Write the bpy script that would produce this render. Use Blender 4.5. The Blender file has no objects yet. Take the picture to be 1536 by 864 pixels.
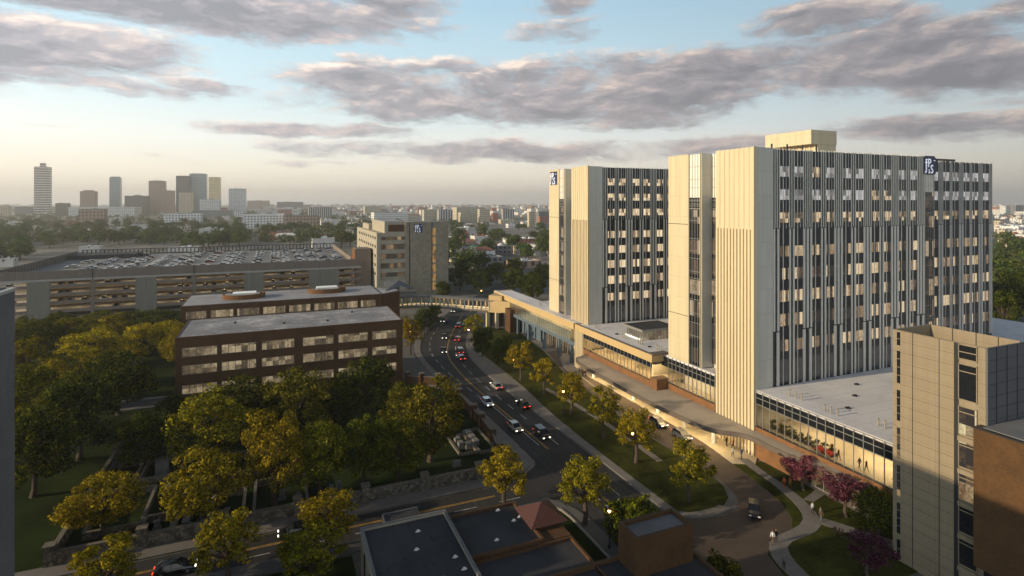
import bpy, math, random
import numpy as np
from mathutils import Vector
RNG = random.Random(11)
sc = bpy.context.scene
COL = sc.collection
rad = math.radians
# ------------------------------------------------------------------ camera model (metres; +Y runs along the street, +X across it)
YAW, FPX, CAMH, HX, HY = rad(22.8), 845.0, 45.0, 768.0, 303.0
SN, CS = math.sin(YAW), math.cos(YAW)

def ray(px, py):
    r = (px - HX) / FPX
    return SN + r * CS, CS - r * SN, (HY - py) / FPX

def at(px, py, z=0.0):
    """where the sight line of a photo pixel meets height z -> x, y, distance"""
    a, b, c = ray(px, py)
    t = (z - CAMH) / c
    return a * t, b * t, t

def at_d(px, d):
    a, b, c = ray(px, HY)
    return a * d, b * d

# ------------------------------------------------------------------ mesh helpers
def total_loc(o):
    v = Vector((0, 0, 0))
    while o is not None:
        v += o.location
        o = o.parent
    return v

class MB:
    def __init__(s):
        s.v, s.f, s.m = [], [], []
    def face(s, pts, m=0):
        i = len(s.v)
        s.v += [tuple(p) for p in pts]
        s.f.append(tuple(range(i, i + len(pts))))
        s.m.append(m)
        return s
    def box(s, x0, x1, y0, y1, z0, z1, m=0, top=None):
        i = len(s.v)
        s.v += [(x0, y0, z0), (x1, y0, z0), (x1, y1, z0), (x0, y1, z0), (x0, y0, z1), (x1, y0, z1), (x1, y1, z1), (x0, y1, z1)]
        s.f += [(i, i+3, i+2, i+1), (i+4, i+5, i+6, i+7), (i, i+1, i+5, i+4), (i+1, i+2, i+6, i+5), (i+2, i+3, i+7, i+6), (i+3, i, i+4, i+7)]
        s.m += [m, m if top is None else top, m, m, m, m]
        return s
    def prism(s, poly, z0, z1, m=0, top=None):
        a = sum(poly[k][0] * poly[(k+1) % len(poly)][1] - poly[(k+1) % len(poly)][0] * poly[k][1] for k in range(len(poly)))
        if a < 0:
            poly = poly[::-1]
        n = len(poly)
        i = len(s.v)
        s.v += [(x, y, z0) for x, y in poly] + [(x, y, z1) for x, y in poly]
        s.f += [tuple(range(i + n - 1, i - 1, -1)), tuple(range(i + n, i + 2*n))]
        s.m += [m, m if top is None else top]
        for k in range(n):
            k2 = (k + 1) % n
            s.f.append((i + k, i + k2, i + n + k2, i + n + k)); s.m.append(m)
        return s
    def strip(s, la, lb, z, m=0):
        for k in range(len(la) - 1):
            s.face([(la[k][0], la[k][1], z), (lb[k][0], lb[k][1], z), (lb[k+1][0], lb[k+1][1], z), (la[k+1][0], la[k+1][1], z)], m)
        return s
    def wallstrip(s, la, lb, z0, z1, m=0):
        """raised strip between two polylines (kerbed pavement)"""
        poly = list(la) + list(lb)[::-1]
        for k in range(len(la) - 1):
            q = [la[k], lb[k], lb[k+1], la[k+1]]
            s.face([(x, y, z1) for x, y in q], m)
        for pl in (la, lb):
            for k in range(len(pl) - 1):
                a, b = pl[k], pl[k+1]
                s.face([(a[0], a[1], z0), (b[0], b[1], z0), (b[0], b[1], z1), (a[0], a[1], z1)], m)
        for a, b in ((la[0], lb[0]), (la[-1], lb[-1])):
            s.face([(a[0], a[1], z0), (b[0], b[1], z0), (b[0], b[1], z1), (a[0], a[1], z1)], m)
        return s
    def tube(s, pts, radii, n=8, m=0, cap=True):
        i0 = len(s.v)
        for k, p in enumerate(pts):
            p = Vector(p)
            d = (Vector(pts[min(k+1, len(pts)-1)]) - Vector(pts[max(k-1, 0)])).normalized()
            a = d.cross(Vector((0.31, 0.95, 0.07)))
            if a.length < 1e-3:
                a = d.cross(Vector((1, 0, 0)))
            a.normalize(); b = d.cross(a)
            r = radii[k] if hasattr(radii, '__len__') else radii
            for q in range(n):
                t = 2 * math.pi * q / n
                s.v.append(tuple(p + (a * math.cos(t) + b * math.sin(t)) * r))
        for k in range(len(pts) - 1):
            for q in range(n):
                q2 = (q + 1) % n
                s.f.append((i0 + k*n + q, i0 + k*n + q2, i0 + (k+1)*n + q2, i0 + (k+1)*n + q)); s.m.append(m)
        if cap:
            s.f.append(tuple(i0 + q for q in range(n))[::-1]); s.m.append(m)
            s.f.append(tuple(i0 + (len(pts)-1)*n + q for q in range(n))); s.m.append(m)
        return s
    def cyl(s, x, y, z0, z1, r, n=12, m=0, r1=None):
        return s.tube([(x, y, z0), (x, y, z1)], [r, r if r1 is None else r1], n, m)
    def bar(s, p, q, w, z0, z1, m=0):
        """upright slab of thickness w along the ground segment p-q"""
        dx, dy = q[0]-p[0], q[1]-p[1]
        L = math.hypot(dx, dy) or 1
        nx, ny = -dy/L*w/2, dx/L*w/2
        return s.prism([(p[0]+nx, p[1]+ny), (p[0]-nx, p[1]-ny), (q[0]-nx, q[1]-ny), (q[0]+nx, q[1]+ny)], z0, z1, m)
    def obj(s, name, mats, parent=None, smooth=False, local=False):
        me = bpy.data.meshes.new(name)
        me.from_pydata(s.v, [], s.f)
        for mt in (mats if isinstance(mats, (list, tuple)) else [mats]):
            me.materials.append(mt)
        me.polygons.foreach_set('material_index', s.m)
        if smooth:
            me.polygons.foreach_set('use_smooth', [True] * len(s.f))
        me.update()
        return link(name, me, parent, local)

def link(name, me, parent=None, local=False):
    o = bpy.data.objects.new(name, me)
    COL.objects.link(o)
    if parent is not None:
        o.parent = parent
        if not local:
            o.location = -total_loc(parent)
    return o

def tag(o, label=None, cat=None, group=None, kind=None):
    if label: o['label'] = label
    if cat: o['category'] = cat
    if group: o['group'] = group
    if kind: o['kind'] = kind
    return o

def thing(name, label, cat, loc=(0, 0, 0), group=None, rz=0):
    o = bpy.data.objects.new(name, None)
    COL.objects.link(o)
    o.location = loc
    o.rotation_euler.z = rz
    o.empty_display_size = 0.5
    return tag(o, label, cat, group)

def copy_tree(o, parent=None):
    c = o.copy()
    COL.objects.link(c)
    if parent is not None:
        c.parent = parent
        c.matrix_parent_inverse = o.matrix_parent_inverse
    for ch in list(o.children):
        copy_tree(ch, c)
    return c

# ------------------------------------------------------------------ materials
class NT:
    def __init__(s, name):
        s.mat = bpy.data.materials.new(name)
        s.mat.use_nodes = True
        s.t = s.mat.node_tree
        s.t.nodes.clear()
        s.out = s.t.nodes.new('ShaderNodeOutputMaterial')
    def n(s, typ, **kw):
        nd = s.t.nodes.new(typ)
        for k, v in kw.items():
            if k.startswith('i_'):
                nd.inputs[k[2:].replace('_', ' ')].default_value = v
            else:
                setattr(nd, k, v)
        return nd
    def l(s, a, b):
        s.t.links.new(a, b)
    def math(s, op, a, b=None, c=None):
        nd = s.t.nodes.new('ShaderNodeMath'); nd.operation = op
        for k, x in enumerate((a, b, c)):
            if x is None: continue
            if isinstance(x, (int, float)): nd.inputs[k].default_value = x
            else: s.l(x, nd.inputs[k])
        return nd.outputs[0]
    def mix(s, fac, a, b, blend='MIX'):
        nd = s.t.nodes.new('ShaderNodeMix'); nd.data_type = 'RGBA'; nd.blend_type = blend
        for inp, x in ((nd.inputs[0], fac), (nd.inputs[6], a), (nd.inputs[7], b)):
            if isinstance(x, (int, float)): inp.default_value = x
            elif isinstance(x, (tuple, list)): inp.default_value = (*x[:3], 1)
            else: s.l(x, inp)
        return nd.outputs[2]
    def noise(s, vec, scale, detail=3, rough=.55):
        nd = s.n('ShaderNodeTexNoise'); nd.inputs['Scale'].default_value = scale
        nd.inputs['Detail'].default_value = detail; nd.inputs['Roughness'].default_value = rough
        if vec is not None: s.l(vec, nd.inputs['Vector'])
        return nd.outputs['Fac']
    def pos(s):
        return s.n('ShaderNodeNewGeometry').outputs['Position']
    def obj(s):
        return s.n('ShaderNodeTexCoord').outputs['Object']
    def sep(s, v):
        nd = s.n('ShaderNodeSeparateXYZ'); s.l(v, nd.inputs[0]); return nd.outputs
    def comb(s, x, y, z):
        nd = s.n('ShaderNodeCombineXYZ')
        for k, a in enumerate((x, y, z)):
            if isinstance(a, (int, float)): nd.inputs[k].default_value = a
            else: s.l(a, nd.inputs[k])
        return nd.outputs[0]
    def ramp(s, fac, stops, interp='LINEAR'):
        nd = s.n('ShaderNodeValToRGB'); nd.color_ramp.interpolation = interp
        e = nd.color_ramp.elements
        while len(e) < len(stops): e.new(0.5)
        for k, (p, c) in enumerate(stops):
            e[k].position = p; e[k].color = (*c, 1) if len(c) == 3 else c
        s.l(fac, nd.inputs[0]); return nd.outputs[0]
    def bsdf(s, col, rough=.7, metal=0, spec=.5, emit=None, es=0, normal=None):
        b = s.n('ShaderNodeBsdfPrincipled')
        if isinstance(col, (tuple, list)): b.inputs['Base Color'].default_value = (*col[:3], 1)
        else: s.l(col, b.inputs['Base Color'])
        if isinstance(rough, (int, float)): b.inputs['Roughness'].default_value = rough
        else: s.l(rough, b.inputs['Roughness'])
        b.inputs['Metallic'].default_value = metal
        b.inputs['Specular IOR Level'].default_value = spec
        if emit is not None:
            if isinstance(emit, (tuple, list)): b.inputs['Emission Color'].default_value = (*emit[:3], 1)
            else: s.l(emit, b.inputs['Emission Color'])
            b.inputs['Emission Strength'].default_value = es
        if normal is not None: s.l(normal, b.inputs['Normal'])
        return b.outputs[0]
    def bump(s, h, strength=.4, dist=.05):
        nd = s.n('ShaderNodeBump'); nd.inputs['Strength'].default_value = strength; nd.inputs['Distance'].default_value = dist
        s.l(h, nd.inputs['Height']); return nd.outputs[0]
    def done(s, shader):
        s.l(shader, s.out.inputs['Surface']); return s.mat

def plain(name, col, rough=.7, var=.12, scale=.6, metal=0, fine=6., spec=.4, streak=False):
    t = NT(name)
    p = t.pos()
    a = t.noise(p, scale, 4)
    if streak:
        x, y, z = t.sep(p)
        v = t.comb(t.math('MULTIPLY', x, 1.5), t.math('MULTIPLY', y, 1.5), t.math('MULTIPLY', z, .08))
        a = t.noise(v, 1.0, 4)
    b = t.noise(p, fine, 2)
    k = t.math('ADD', t.math('MULTIPLY', a, .7), t.math('MULTIPLY', b, .3))
    lo = tuple(c * (1 - 2*var) for c in col); hi = tuple(min(1, c * (1 + 2*var)) for c in col)
    c = t.ramp(k, [(.25, lo), (.75, hi)])
    return t.done(t.bsdf(c, rough, metal, spec))

def glow(name, col, s):
    t = NT(name)
    e = t.n('ShaderNodeEmission'); e.inputs[0].default_value = (*col, 1); e.inputs[1].default_value = s
    return t.done(e.outputs[0])

def leafmat(name, c0, c1, c2, trans=.35):
    t = NT(name)
    isl = t.n('ShaderNodeNewGeometry').outputs['Random Per Island']
    oi = t.n('ShaderNodeObjectInfo')
    n = t.noise(t.obj(), .45, 3)
    k = t.math('ADD', t.math('MULTIPLY', isl, .55), t.math('MULTIPLY', n, .55))
    c = t.ramp(k, [(.2, c0), (.52, c1), (.85, c2)])
    c = t.mix(1.0, c, oi.outputs['Color'], 'MULTIPLY')
    d = t.n('ShaderNodeBsdfDiffuse'); t.l(c, d.inputs[0])
    tr = t.n('ShaderNodeBsdfTranslucent'); t.l(c, tr.inputs[0])
    m = t.n('ShaderNodeMixShader'); m.inputs[0].default_value = trans
    t.l(d.outputs[0], m.inputs[1]); t.l(tr.outputs[0], m.inputs[2])
    return t.done(m.outputs[0])

def brickmat(name, c1, c2, mortar, bw=.24, bh=.08, rough=.85):
    t = NT(name)
    p = t.pos(); x, y, z = t.sep(p)
    v = t.comb(t.math('ADD', x, y), z, 0)
    b = t.n('ShaderNodeTexBrick'); b.inputs['Scale'].default_value = 1
    b.inputs['Color1'].default_value = (*c1, 1); b.inputs['Color2'].default_value = (*c2, 1); b.inputs['Mortar'].default_value = (*mortar, 1)
    b.inputs['Brick Width'].default_value = bw; b.inputs['Row Height'].default_value = bh; b.inputs['Mortar Size'].default_value = .008
    t.l(v, b.inputs['Vector'])
    n = t.noise(p, .5, 4); n2 = t.noise(p, 3.5, 3)
    k = t.ramp(t.math('ADD', t.math('MULTIPLY', n, .6), t.math('MULTIPLY', n2, .4)), [(.3, (.68, .68, .68)), (.7, (1.25, 1.22, 1.18))])
    c = t.mix(1.0, b.outputs['Color'], k, 'MULTIPLY')
    return t.done(t.bsdf(c, rough, 0, .3))

def stonemat(name, cols, scale, mortar=(.09, .085, .075)):
    t = NT(name)
    p = t.pos()
    vo = t.n('ShaderNodeTexVoronoi'); vo.inputs['Scale'].default_value = scale; t.l(p, vo.inputs['Vector'])
    ed = t.n('ShaderNodeTexVoronoi'); ed.feature = 'DISTANCE_TO_EDGE'; ed.inputs['Scale'].default_value = scale; t.l(p, ed.inputs['Vector'])
    r = t.sep(vo.outputs['Color'])[0]
    c = t.ramp(r, [(0., cols[0]), (.5, cols[1]), (1., cols[2])])
    m = t.ramp(ed.outputs['Distance'], [(.02, (0, 0, 0)), (.08, (1, 1, 1))])
    c2 = t.mix(m, mortar, c)
    return t.done(t.bsdf(c2, .9, 0, .2, normal=t.bump(m, .6, .05)))

def litwin(name, cw=.72, ch=4.2, lo=(.04, .032, .026), mid=(.34, .225, .125), hi=(.95, .74, .46), s=.74, spare=.37, glass=(.02, .022, .026), wr=.74):
    """lit room windows: some rooms bright, some dim, furniture / blind patterns"""
    t = NT(name)
    p = t.pos(); x, y, z = t.sep(p)
    u = t.math('ADD', x, y)
    cell = t.comb(t.math('FLOOR', t.math('DIVIDE', u, cw)), t.math('FLOOR', t.math('DIVIDE', z, ch)), 0)
    wn = t.n('ShaderNodeTexWhiteNoise'); t.l(cell, wn.inputs['Vector'])
    r = t.sep(wn.outputs['Color'])
    v = t.comb(t.math('MULTIPLY', u, 1.3), t.math('MULTIPLY', z, 1.1), t.math('MULTIPLY', r[2], 20.))
    n = t.noise(v, 1.2, 3, .6)
    v2 = t.comb(t.math('MULTIPLY', u, 3.0), t.math('MULTIPLY', z, 3.), 0)
    n2 = t.noise(v2, 1.1, 2, .5)
    k = t.math('ADD', t.math('ADD', t.math('MULTIPLY', r[0], wr), t.math('MULTIPLY', n, 1.07 - wr)), t.math('MULTIPLY', t.math('SUBTRACT', n2, .5), .22))
    c = t.ramp(k, [(spare, lo), (spare + .22, mid), (.82, hi)])
    return t.done(t.bsdf(glass, .08, 0, .5, emit=c, es=s))

def gridmat(name, wall, win, pu, pv, fu, fv, rough=.8, var=.1, lit=None):
    """facade of a far building: wall colour with a grid of windows (object space)"""
    t = NT(name)
    x, y, z = t.sep(t.obj())
    fx = t.math('FRACT', t.math('DIVIDE', t.math('ADD', t.math('ADD', x, y), 1000), pu))
    fz = t.math('FRACT', t.math('DIVIDE', z, pv))
    a = t.math('LESS_THAN', t.math('ABSOLUTE', t.math('SUBTRACT', fx, .5)), fu / 2)
    b = t.math('LESS_THAN', t.math('ABSOLUTE', t.math('SUBTRACT', fz, .5)), fv / 2)
    nz = t.sep(t.n('ShaderNodeNewGeometry').outputs['Normal'])[2]
    side = t.math('LESS_THAN', t.math('ABSOLUTE', nz), .5)
    k = t.math('MULTIPLY', t.math('MULTIPLY', a, b), side)
    oi = t.n('ShaderNodeObjectInfo').outputs['Color']
    n = t.noise(t.obj(), .12, 3)
    w = t.mix(1.0, t.mix(1., wall, oi, 'MULTIPLY'), t.ramp(n, [(.3, (1 - var,) * 3), (.7, (1 + var,) * 3)]), 'MULTIPLY')
    c = t.mix(k, w, win)
    rg = t.math('SUBTRACT', rough, t.math('MULTIPLY', k, rough - .15))
    return t.done(t.bsdf(c, rg, 0, .5))

def clearglass(name, tint=(.9, .95, .95), refl=.12):
    t = NT(name)
    tr = t.n('ShaderNodeBsdfTransparent'); tr.inputs[0].default_value = (*tint, 1)
    gl = t.n('ShaderNodeBsdfGlossy'); gl.inputs['Roughness'].default_value = .03
    lw = t.n('ShaderNodeLayerWeight'); lw.inputs[0].default_value = .35
    k = t.math('ADD', t.math('MULTIPLY', lw.outputs['Fresnel'], .28), refl)
    m = t.n('ShaderNodeMixShader'); t.l(k, m.inputs[0]); t.l(tr.outputs[0], m.inputs[1]); t.l(gl.outputs[0], m.inputs[2])
    return t.done(m.outputs[0])

M = {}
def panelmat(name, col, pw, ph, mw=.03, dark=.72):
    # smooth cladding panels: faint joints, slight tone steps from panel to panel, weak rain streaks
    t = NT(name); p = t.pos(); x, y, z = t.sep(p)
    b = t.n('ShaderNodeTexBrick'); b.offset = 0; b.inputs['Scale'].default_value = 1
    b.inputs['Color1'].default_value = (*col, 1); b.inputs['Color2'].default_value = (*[c * .94 for c in col], 1); b.inputs['Mortar'].default_value = (*[c * dark for c in col], 1)
    b.inputs['Brick Width'].default_value = pw; b.inputs['Row Height'].default_value = ph; b.inputs['Mortar Size'].default_value = mw
    t.l(t.comb(t.math('ADD', x, y), z, 0), b.inputs['Vector'])
    st = t.noise(t.comb(t.math('MULTIPLY', x, 1.3), t.math('MULTIPLY', y, 1.3), t.math('MULTIPLY', z, .06)), 1., 4, .6)
    c = t.mix(1., b.outputs['Color'], t.ramp(st, [(.3, (.90, .90, .89)), (.65, (1.04, 1.04, 1.04))]), 'MULTIPLY')
    return t.done(t.bsdf(c, .5, 0, .4))
M['cream'] = panelmat('cream_panel', (.62, .52, .345), 1.6, 4.2)
M['cream2'] = plain('cream_rib', (.61, .51, .34), .5, .06, .4, streak=True)
M['tan'] = panelmat('tan_panel', (.265, .212, .145), 3.0, 1.33, .02)
M['fascia'] = plain('tan_fascia', (.52, .37, .18), .6, .05, .3, fine=1.)
M['tan_s'] = plain('shaded_tan_panel', (.10, .10, .11), .5, .08, .3)  # darker, greyer copy of the tan panels with shade put into the colour
M['greywall'] = panelmat('pale_grey_panel', (.58, .55, .485), 1.9, 4.2)
M['charcoal'] = plain('charcoal_panel', (.030, .030, .032), .35, .15, .3)
M['fin'] = plain('aluminium_fin', (.64, .61, .545), .5, .05, .8)
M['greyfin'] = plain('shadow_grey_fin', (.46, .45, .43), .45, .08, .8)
M['darkglass'] = NT('dark_glass'); M['darkglass'] = M['darkglass'].done(M['darkglass'].bsdf((.012, .014, .018), .04, 0, .6))
M['blindglass'] = plain('blind_glass', (.085, .085, .09), .2, .2, .9, spec=.7)
M['paleglass'] = plain('pale_sky_glass', (.80, .76, .68), .18, .04, .3, spec=.8)  # upper glazing has the sky reflection painted in as pale tone; skylights share it
M['mullion'] = plain('mullion_metal', (.35, .34, .32), .4, .05, 1., metal=.5)
M['litwin'] = litwin('lit_room_glass')
M['litwin_n'] = litwin('lit_room_glass_bright', s=1.0, spare=.18)
M['palewin'] = litwin('sky_reflection_glass', .72, 4.2, (.16, .15, .145), (.5, .48, .46), (.86, .84, .82), s=.56, spare=.3)  # top window rows: whitish sky reflection painted as emission
M['litstrip'] = litwin('lit_office_glass', 1.3, 4.2, (.12, .09, .055), (.36, .265, .15), (.95, .76, .46), s=.44, spare=.30, wr=.42)
M['litglass'] = litwin('lit_stair_glass', 1.1, 4.2, (.02, .015, .012), (.22, .13, .07), (.8, .6, .38), s=.6, spare=.42)
M['roofpale'] = plain('pale_roof_membrane', (.66, .63, .64), .85, .10, .09, fine=1.2)
def seamroof(name, col, pitch, axis, var):
    # roof membrane: welded seams, water stains, scuffs
    t = NT(name); p = t.pos(); q = t.sep(p)
    f = t.math('FRACT', t.math('DIVIDE', q[axis], pitch))
    sm = t.ramp(f, [(0., (.78,) * 3), (.035, (.78,) * 3), (.05, (1.,) * 3)])
    st = t.ramp(t.noise(p, .13, 5, .65), [(.34, (1 - var,) * 3), (.5, (1.,) * 3), (.66, (1 + var * .6,) * 3)])
    pd = t.ramp(t.noise(p, .55, 3, .5), [(.62, (1.,) * 3), (.70, (1 - var * .8,) * 3), (.74, (1.,) * 3)])
    c = t.mix(1., t.mix(1., t.mix(1., col, sm, 'MULTIPLY'), st, 'MULTIPLY'), pd, 'MULTIPLY')
    return t.done(t.bsdf(c, .85, 0, .2))
M['roofpale'] = seamroof('seamed_pale_roof', (.66, .63, .64), 2.6, 1, .13)
M['roofgrey'] = plain('grey_roof_membrane', (.30, .29, .31), .85, .22, .12, fine=.9)
M['roofdark'] = plain('dark_roof_membrane', (.042, .043, .05), .85, .26, .16, fine=1.4, spec=.2)
M['roofdark'] = seamroof('seamed_dark_roof', (.048, .048, .054), 1.9, 0, .3)
M['roofmid'] = plain('mid_grey_roof', (.15, .15, .16), .85, .16, .16, fine=1.2)
M['brownbrick'] = brickmat('brown_brick', (.100, .050, .022), (.082, .040, .018), (.085, .05, .028), .4, .13)
M['redbrick'] = brickmat('red_brick', (.19, .085, .028), (.145, .062, .020), (.11, .07, .04), .3, .1)
M['rustbrick'] = brickmat('rust_brick', (.105, .052, .018), (.082, .040, .014), (.075, .045, .025), .3, .1)
M['orangebrick'] = brickmat('orange_brick', (.235, .112, .046), (.19, .088, .037), (.16, .10, .06), .45, .14)
M['stone'] = stonemat('rubble_stone', ((.10, .085, .065), (.2, .17, .13), (.30, .26, .20)), 2.2)
M['capstone'] = plain('cap_stone', (.16, .14, .115), .9, .2, 2.)
M['tombstone'] = plain('grey_granite', (.17, .165, .16), .8, .2, 2.)
t = NT('asphalt'); p = t.pos(); x, y, z = t.sep(p)
tr = t.noise(t.comb(t.math('MULTIPLY', x, 1.1), t.math('MULTIPLY', y, .05), 0), 1., 4, .6)
pa = t.n('ShaderNodeTexVoronoi'); pa.inputs['Scale'].default_value = .11; t.l(p, pa.inputs['Vector'])
fi = t.noise(p, 2.2, 4, .65)
k = t.math('ADD', t.math('ADD', t.math('MULTIPLY', tr, .5), t.math('MULTIPLY', t.sep(pa.outputs['Color'])[0], .22)), t.math('MULTIPLY', fi, .35))
M['asphalt'] = t.done(t.bsdf(t.ramp(k, [(.3, (.022, .022, .024)), (.55, (.042, .041, .044)), (.8, (.075, .073, .076))]), .85, 0, .2))
t = NT('mottled_roof'); p = t.pos()
k = t.math('ADD', t.math('MULTIPLY', t.noise(p, .16, 6, .68), .75), t.math('MULTIPLY', t.noise(p, 1.1, 4, .6), .3))
M['roofmottle'] = t.done(t.bsdf(t.ramp(k, [(.36, (.16, .16, .175)), (.5, (.23, .225, .245)), (.58, (.33, .32, .335)), (.68, (.52, .51, .52))]), .85, 0, .3))
M['drive'] = plain('warm_drive_paving', (.078, .056, .044), .8, .14, .3, fine=3.)
M['walk'] = plain('concrete_paving', (.17, .155, .148), .85, .12, .5, fine=3.)
M['entry'] = plain('pale_entry_paving', (.42, .36, .27), .7, .08, .5)
M['kerb'] = plain('kerb_concrete', (.33, .31, .28), .85, .1, 1.)
M['plaza'] = plain('plaza_paving', (.11, .105, .105), .85, .1, .4)
M['paint'] = plain('road_paint', (.42, .42, .41), .8, .3, 1.2)
M['paint_y'] = plain('yellow_road_paint', (.46, .27, .045), .8, .3, 1.2)
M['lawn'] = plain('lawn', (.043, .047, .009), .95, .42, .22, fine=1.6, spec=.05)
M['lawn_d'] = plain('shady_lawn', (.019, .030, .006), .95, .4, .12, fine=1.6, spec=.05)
M['bark'] = plain('bark', (.075, .055, .04), .95, .25, 3.)
M['steel_d'] = plain('dark_steel', (.03, .03, .032), .5, .1, 2., metal=.4)
M['blue_col'] = plain('blue_grey_column', (.10, .135, .17), .6, .08, .6)
M['canopy'] = plain('canopy_membrane', (.38, .32, .26), .7, .08, .25)
M['canopy_edge'] = plain('canopy_edge_metal', (.14, .11, .09), .5, .08, .6)
M['soffit'] = plain('canopy_soffit', (.62, .54, .40), .7, .05, .5)
M['white'] = plain('white_paint', (.78, .77, .75), .6, .05, .5)
M['garage'] = plain('garage_concrete', (.185, .148, .125), .85, .1, .2, streak=True)
M['garage_l'] = plain('garage_pale_edge', (.36, .34, .32), .8, .08, .4)
M['garage_p'] = plain('garage_pillar_concrete', (.20, .185, .155), .85, .1, .2, streak=True)
M['deck'] = plain('parking_deck', (.22, .215, .22), .85, .12, .15, fine=1.)
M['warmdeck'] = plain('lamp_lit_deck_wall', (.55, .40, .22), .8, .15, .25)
M['limestone'] = plain('limestone', (.36, .32, .25), .8, .1, .3, fine=2.)
M['tanstone'] = brickmat('tan_ashlar', (.30, .265, .20), (.26, .23, .175), (.21, .19, .15), 1.1, .45)
M['navy'] = plain('navy_sign_face', (.012, .022, .10), .4, .05, 1.)
t = NT('white_letter'); M['letter'] = t.done(t.bsdf((.8, .8, .82), .5, 0, .3, emit=(.9, .92, 1), es=.35))
M['darkletter'] = plain('dark_letter', (.02, .014, .012), .5, .05, 1.)
M['skin'] = plain('skin', (.38, .22, .15), .6, .05, 3.)
M['hair'] = plain('dark_hair', (.02, .014, .01), .6, .05, 3.)
for nm, c in (('cloth_navy', (.02, .025, .06)), ('cloth_black', (.015, .015, .016)), ('cloth_white', (.62, .62, .64)), ('cloth_red', (.35, .03, .02)),
              ('cloth_grey', (.15, .15, .16)), ('cloth_blue', (.05, .09, .2)), ('cloth_brown', (.12, .07, .04)), ('cloth_orange', (.45, .12, .04))):
    M[nm] = plain(nm, c, .9, .08, 4.)
M['tyre'] = plain('tyre_rubber', (.014, .014, .014), .9, .1, 3.)
M['rim'] = plain('alloy_rim', (.4, .4, .42), .35, .05, 3., metal=.8)
M['headlamp'] = glow('headlamp_glow', (1, .90, .70), 3.)
M['taillamp'] = glow('taillamp_glow', (1, .05, .025), 2.6)
M['tail_off'] = plain('tail_lens', (.25, .015, .012), .3, .05, 3.)
M['head_off'] = plain('head_lens', (.6, .6, .62), .2, .05, 3.)
M['lampglow'] = glow('street_lamp_glow', (1, .50, .13), 14.)
M['downlight'] = glow('downlight_glow', (1, .78, .42), 14.)
M['coollight'] = glow('strip_lamp_glow', (1, .9, .7), 2.2)
for nm, c in (('car_white', (.72, .72, .72)), ('car_silver', (.38, .39, .4)), ('car_black', (.012, .012, .014)), ('car_grey', (.09, .09, .1)),
              ('car_blue', (.025, .05, .14)), ('car_red', (.22, .02, .018)), ('car_bronze', (.28, .16, .09)), ('car_beige', (.42, .36, .28))):
    t = NT(nm); b = t.bsdf(c, .25, .25, .6); M[nm] = t.done(b)
    b.node.inputs['Coat Weight'].default_value = .5
M['clear'] = clearglass('clear_glass', (.97, .94, .88), .03)
M['leaf_gold'] = leafmat('golden_green_leaves', (.045, .048, .006), (.185, .158, .012), (.52, .39, .026), .28)
M['leaf_green'] = leafmat('dark_green_leaves', (.010, .019, .005), (.030, .045, .010), (.20, .18, .018), .25)
M['leaf_olive'] = leafmat('olive_leaves', (.020, .030, .006), (.085, .088, .011), (.27, .22, .018), .26)
M['leaf_far'] = leafmat('far_leaves', (.035, .048, .016), (.08, .098, .032), (.16, .165, .05), .3)
M['leaf_pink'] = leafmat('pink_blossom', (.05, .014, .02), (.19, .045, .07), (.42, .15, .19), .35)
M['tin'] = plain('vent_metal', (.35, .3, .24), .5, .1, 2., metal=.3)
M['tile'] = None
t = NT('standing_seam_red_roof')
x, y, z = t.sep(t.pos())
fr = t.math('FRACT', t.math('MULTIPLY', t.math('ADD', x, t.math('MULTIPLY', y, 0.)), 2.4))
fr2 = t.math('FRACT', t.math('MULTIPLY', y, 2.4))
nx = t.sep(t.n('ShaderNodeNewGeometry').outputs['Normal'])
sel = t.math('GREATER_THAN', t.math('ABSOLUTE', nx[0]), t.math('ABSOLUTE', nx[1]))
f = t.math('ADD', t.math('MULTIPLY', fr2, sel), t.math('MULTIPLY', fr, t.math('SUBTRACT', 1., sel)))
c = t.ramp(f, [(0., (.035, .014, .012)), (.22, (.035, .014, .012)), (.3, (.11, .042, .032)), (1., (.095, .034, .026))])
M['tile'] = t.done(t.bsdf(c, .6, 0, .4))
# ------------------------------------------------------------------ world, sun, camera, air
SUN_DIR = Vector((-0.965, 0.07, 0.262)).normalized()
w = bpy.data.worlds.new('World'); sc.world = w; w.use_nodes = True
T = NT.__new__(NT); T.t = w.node_tree; T.t.nodes.clear()
wo = T.n('ShaderNodeOutputWorld'); bg = T.n('ShaderNodeBackground'); T.l(bg.outputs[0], wo.inputs[0])
SKY_STRENGTH = 0.10
bg.inputs[1].default_value = SKY_STRENGTH
sky = T.n('ShaderNodeTexSky'); sky.sky_type = 'NISHITA'; sky.sun_disc = False
sky.sun_elevation = math.asin(SUN_DIR.z); sky.sun_rotation = math.atan2(SUN_DIR.x, SUN_DIR.y)
sky.altitude = 200; sky.air_density = 1.0; sky.dust_density = 2.0; sky.ozone_density = 1.5
dirv = T.n('ShaderNodeTexCoord').outputs['Generated']
dx, dy, dz = T.sep(dirv)
fwd = T.math('ADD', T.math('MULTIPLY', dx, SN), T.math('MULTIPLY', dy, CS))
rgt = T.math('SUBTRACT', T.math('MULTIPLY', dx, CS), T.math('MULTIPLY', dy, SN))
az = T.math('ARCTAN2', rgt, fwd)                     # bearing from the street axis, radians
el = T.math('ARCSINE', T.math('MINIMUM', T.math('MAXIMUM', dz, -.999), .999))
P = T.comb(az, T.math('MULTIPLY', el, 2.6), 0)

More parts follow.
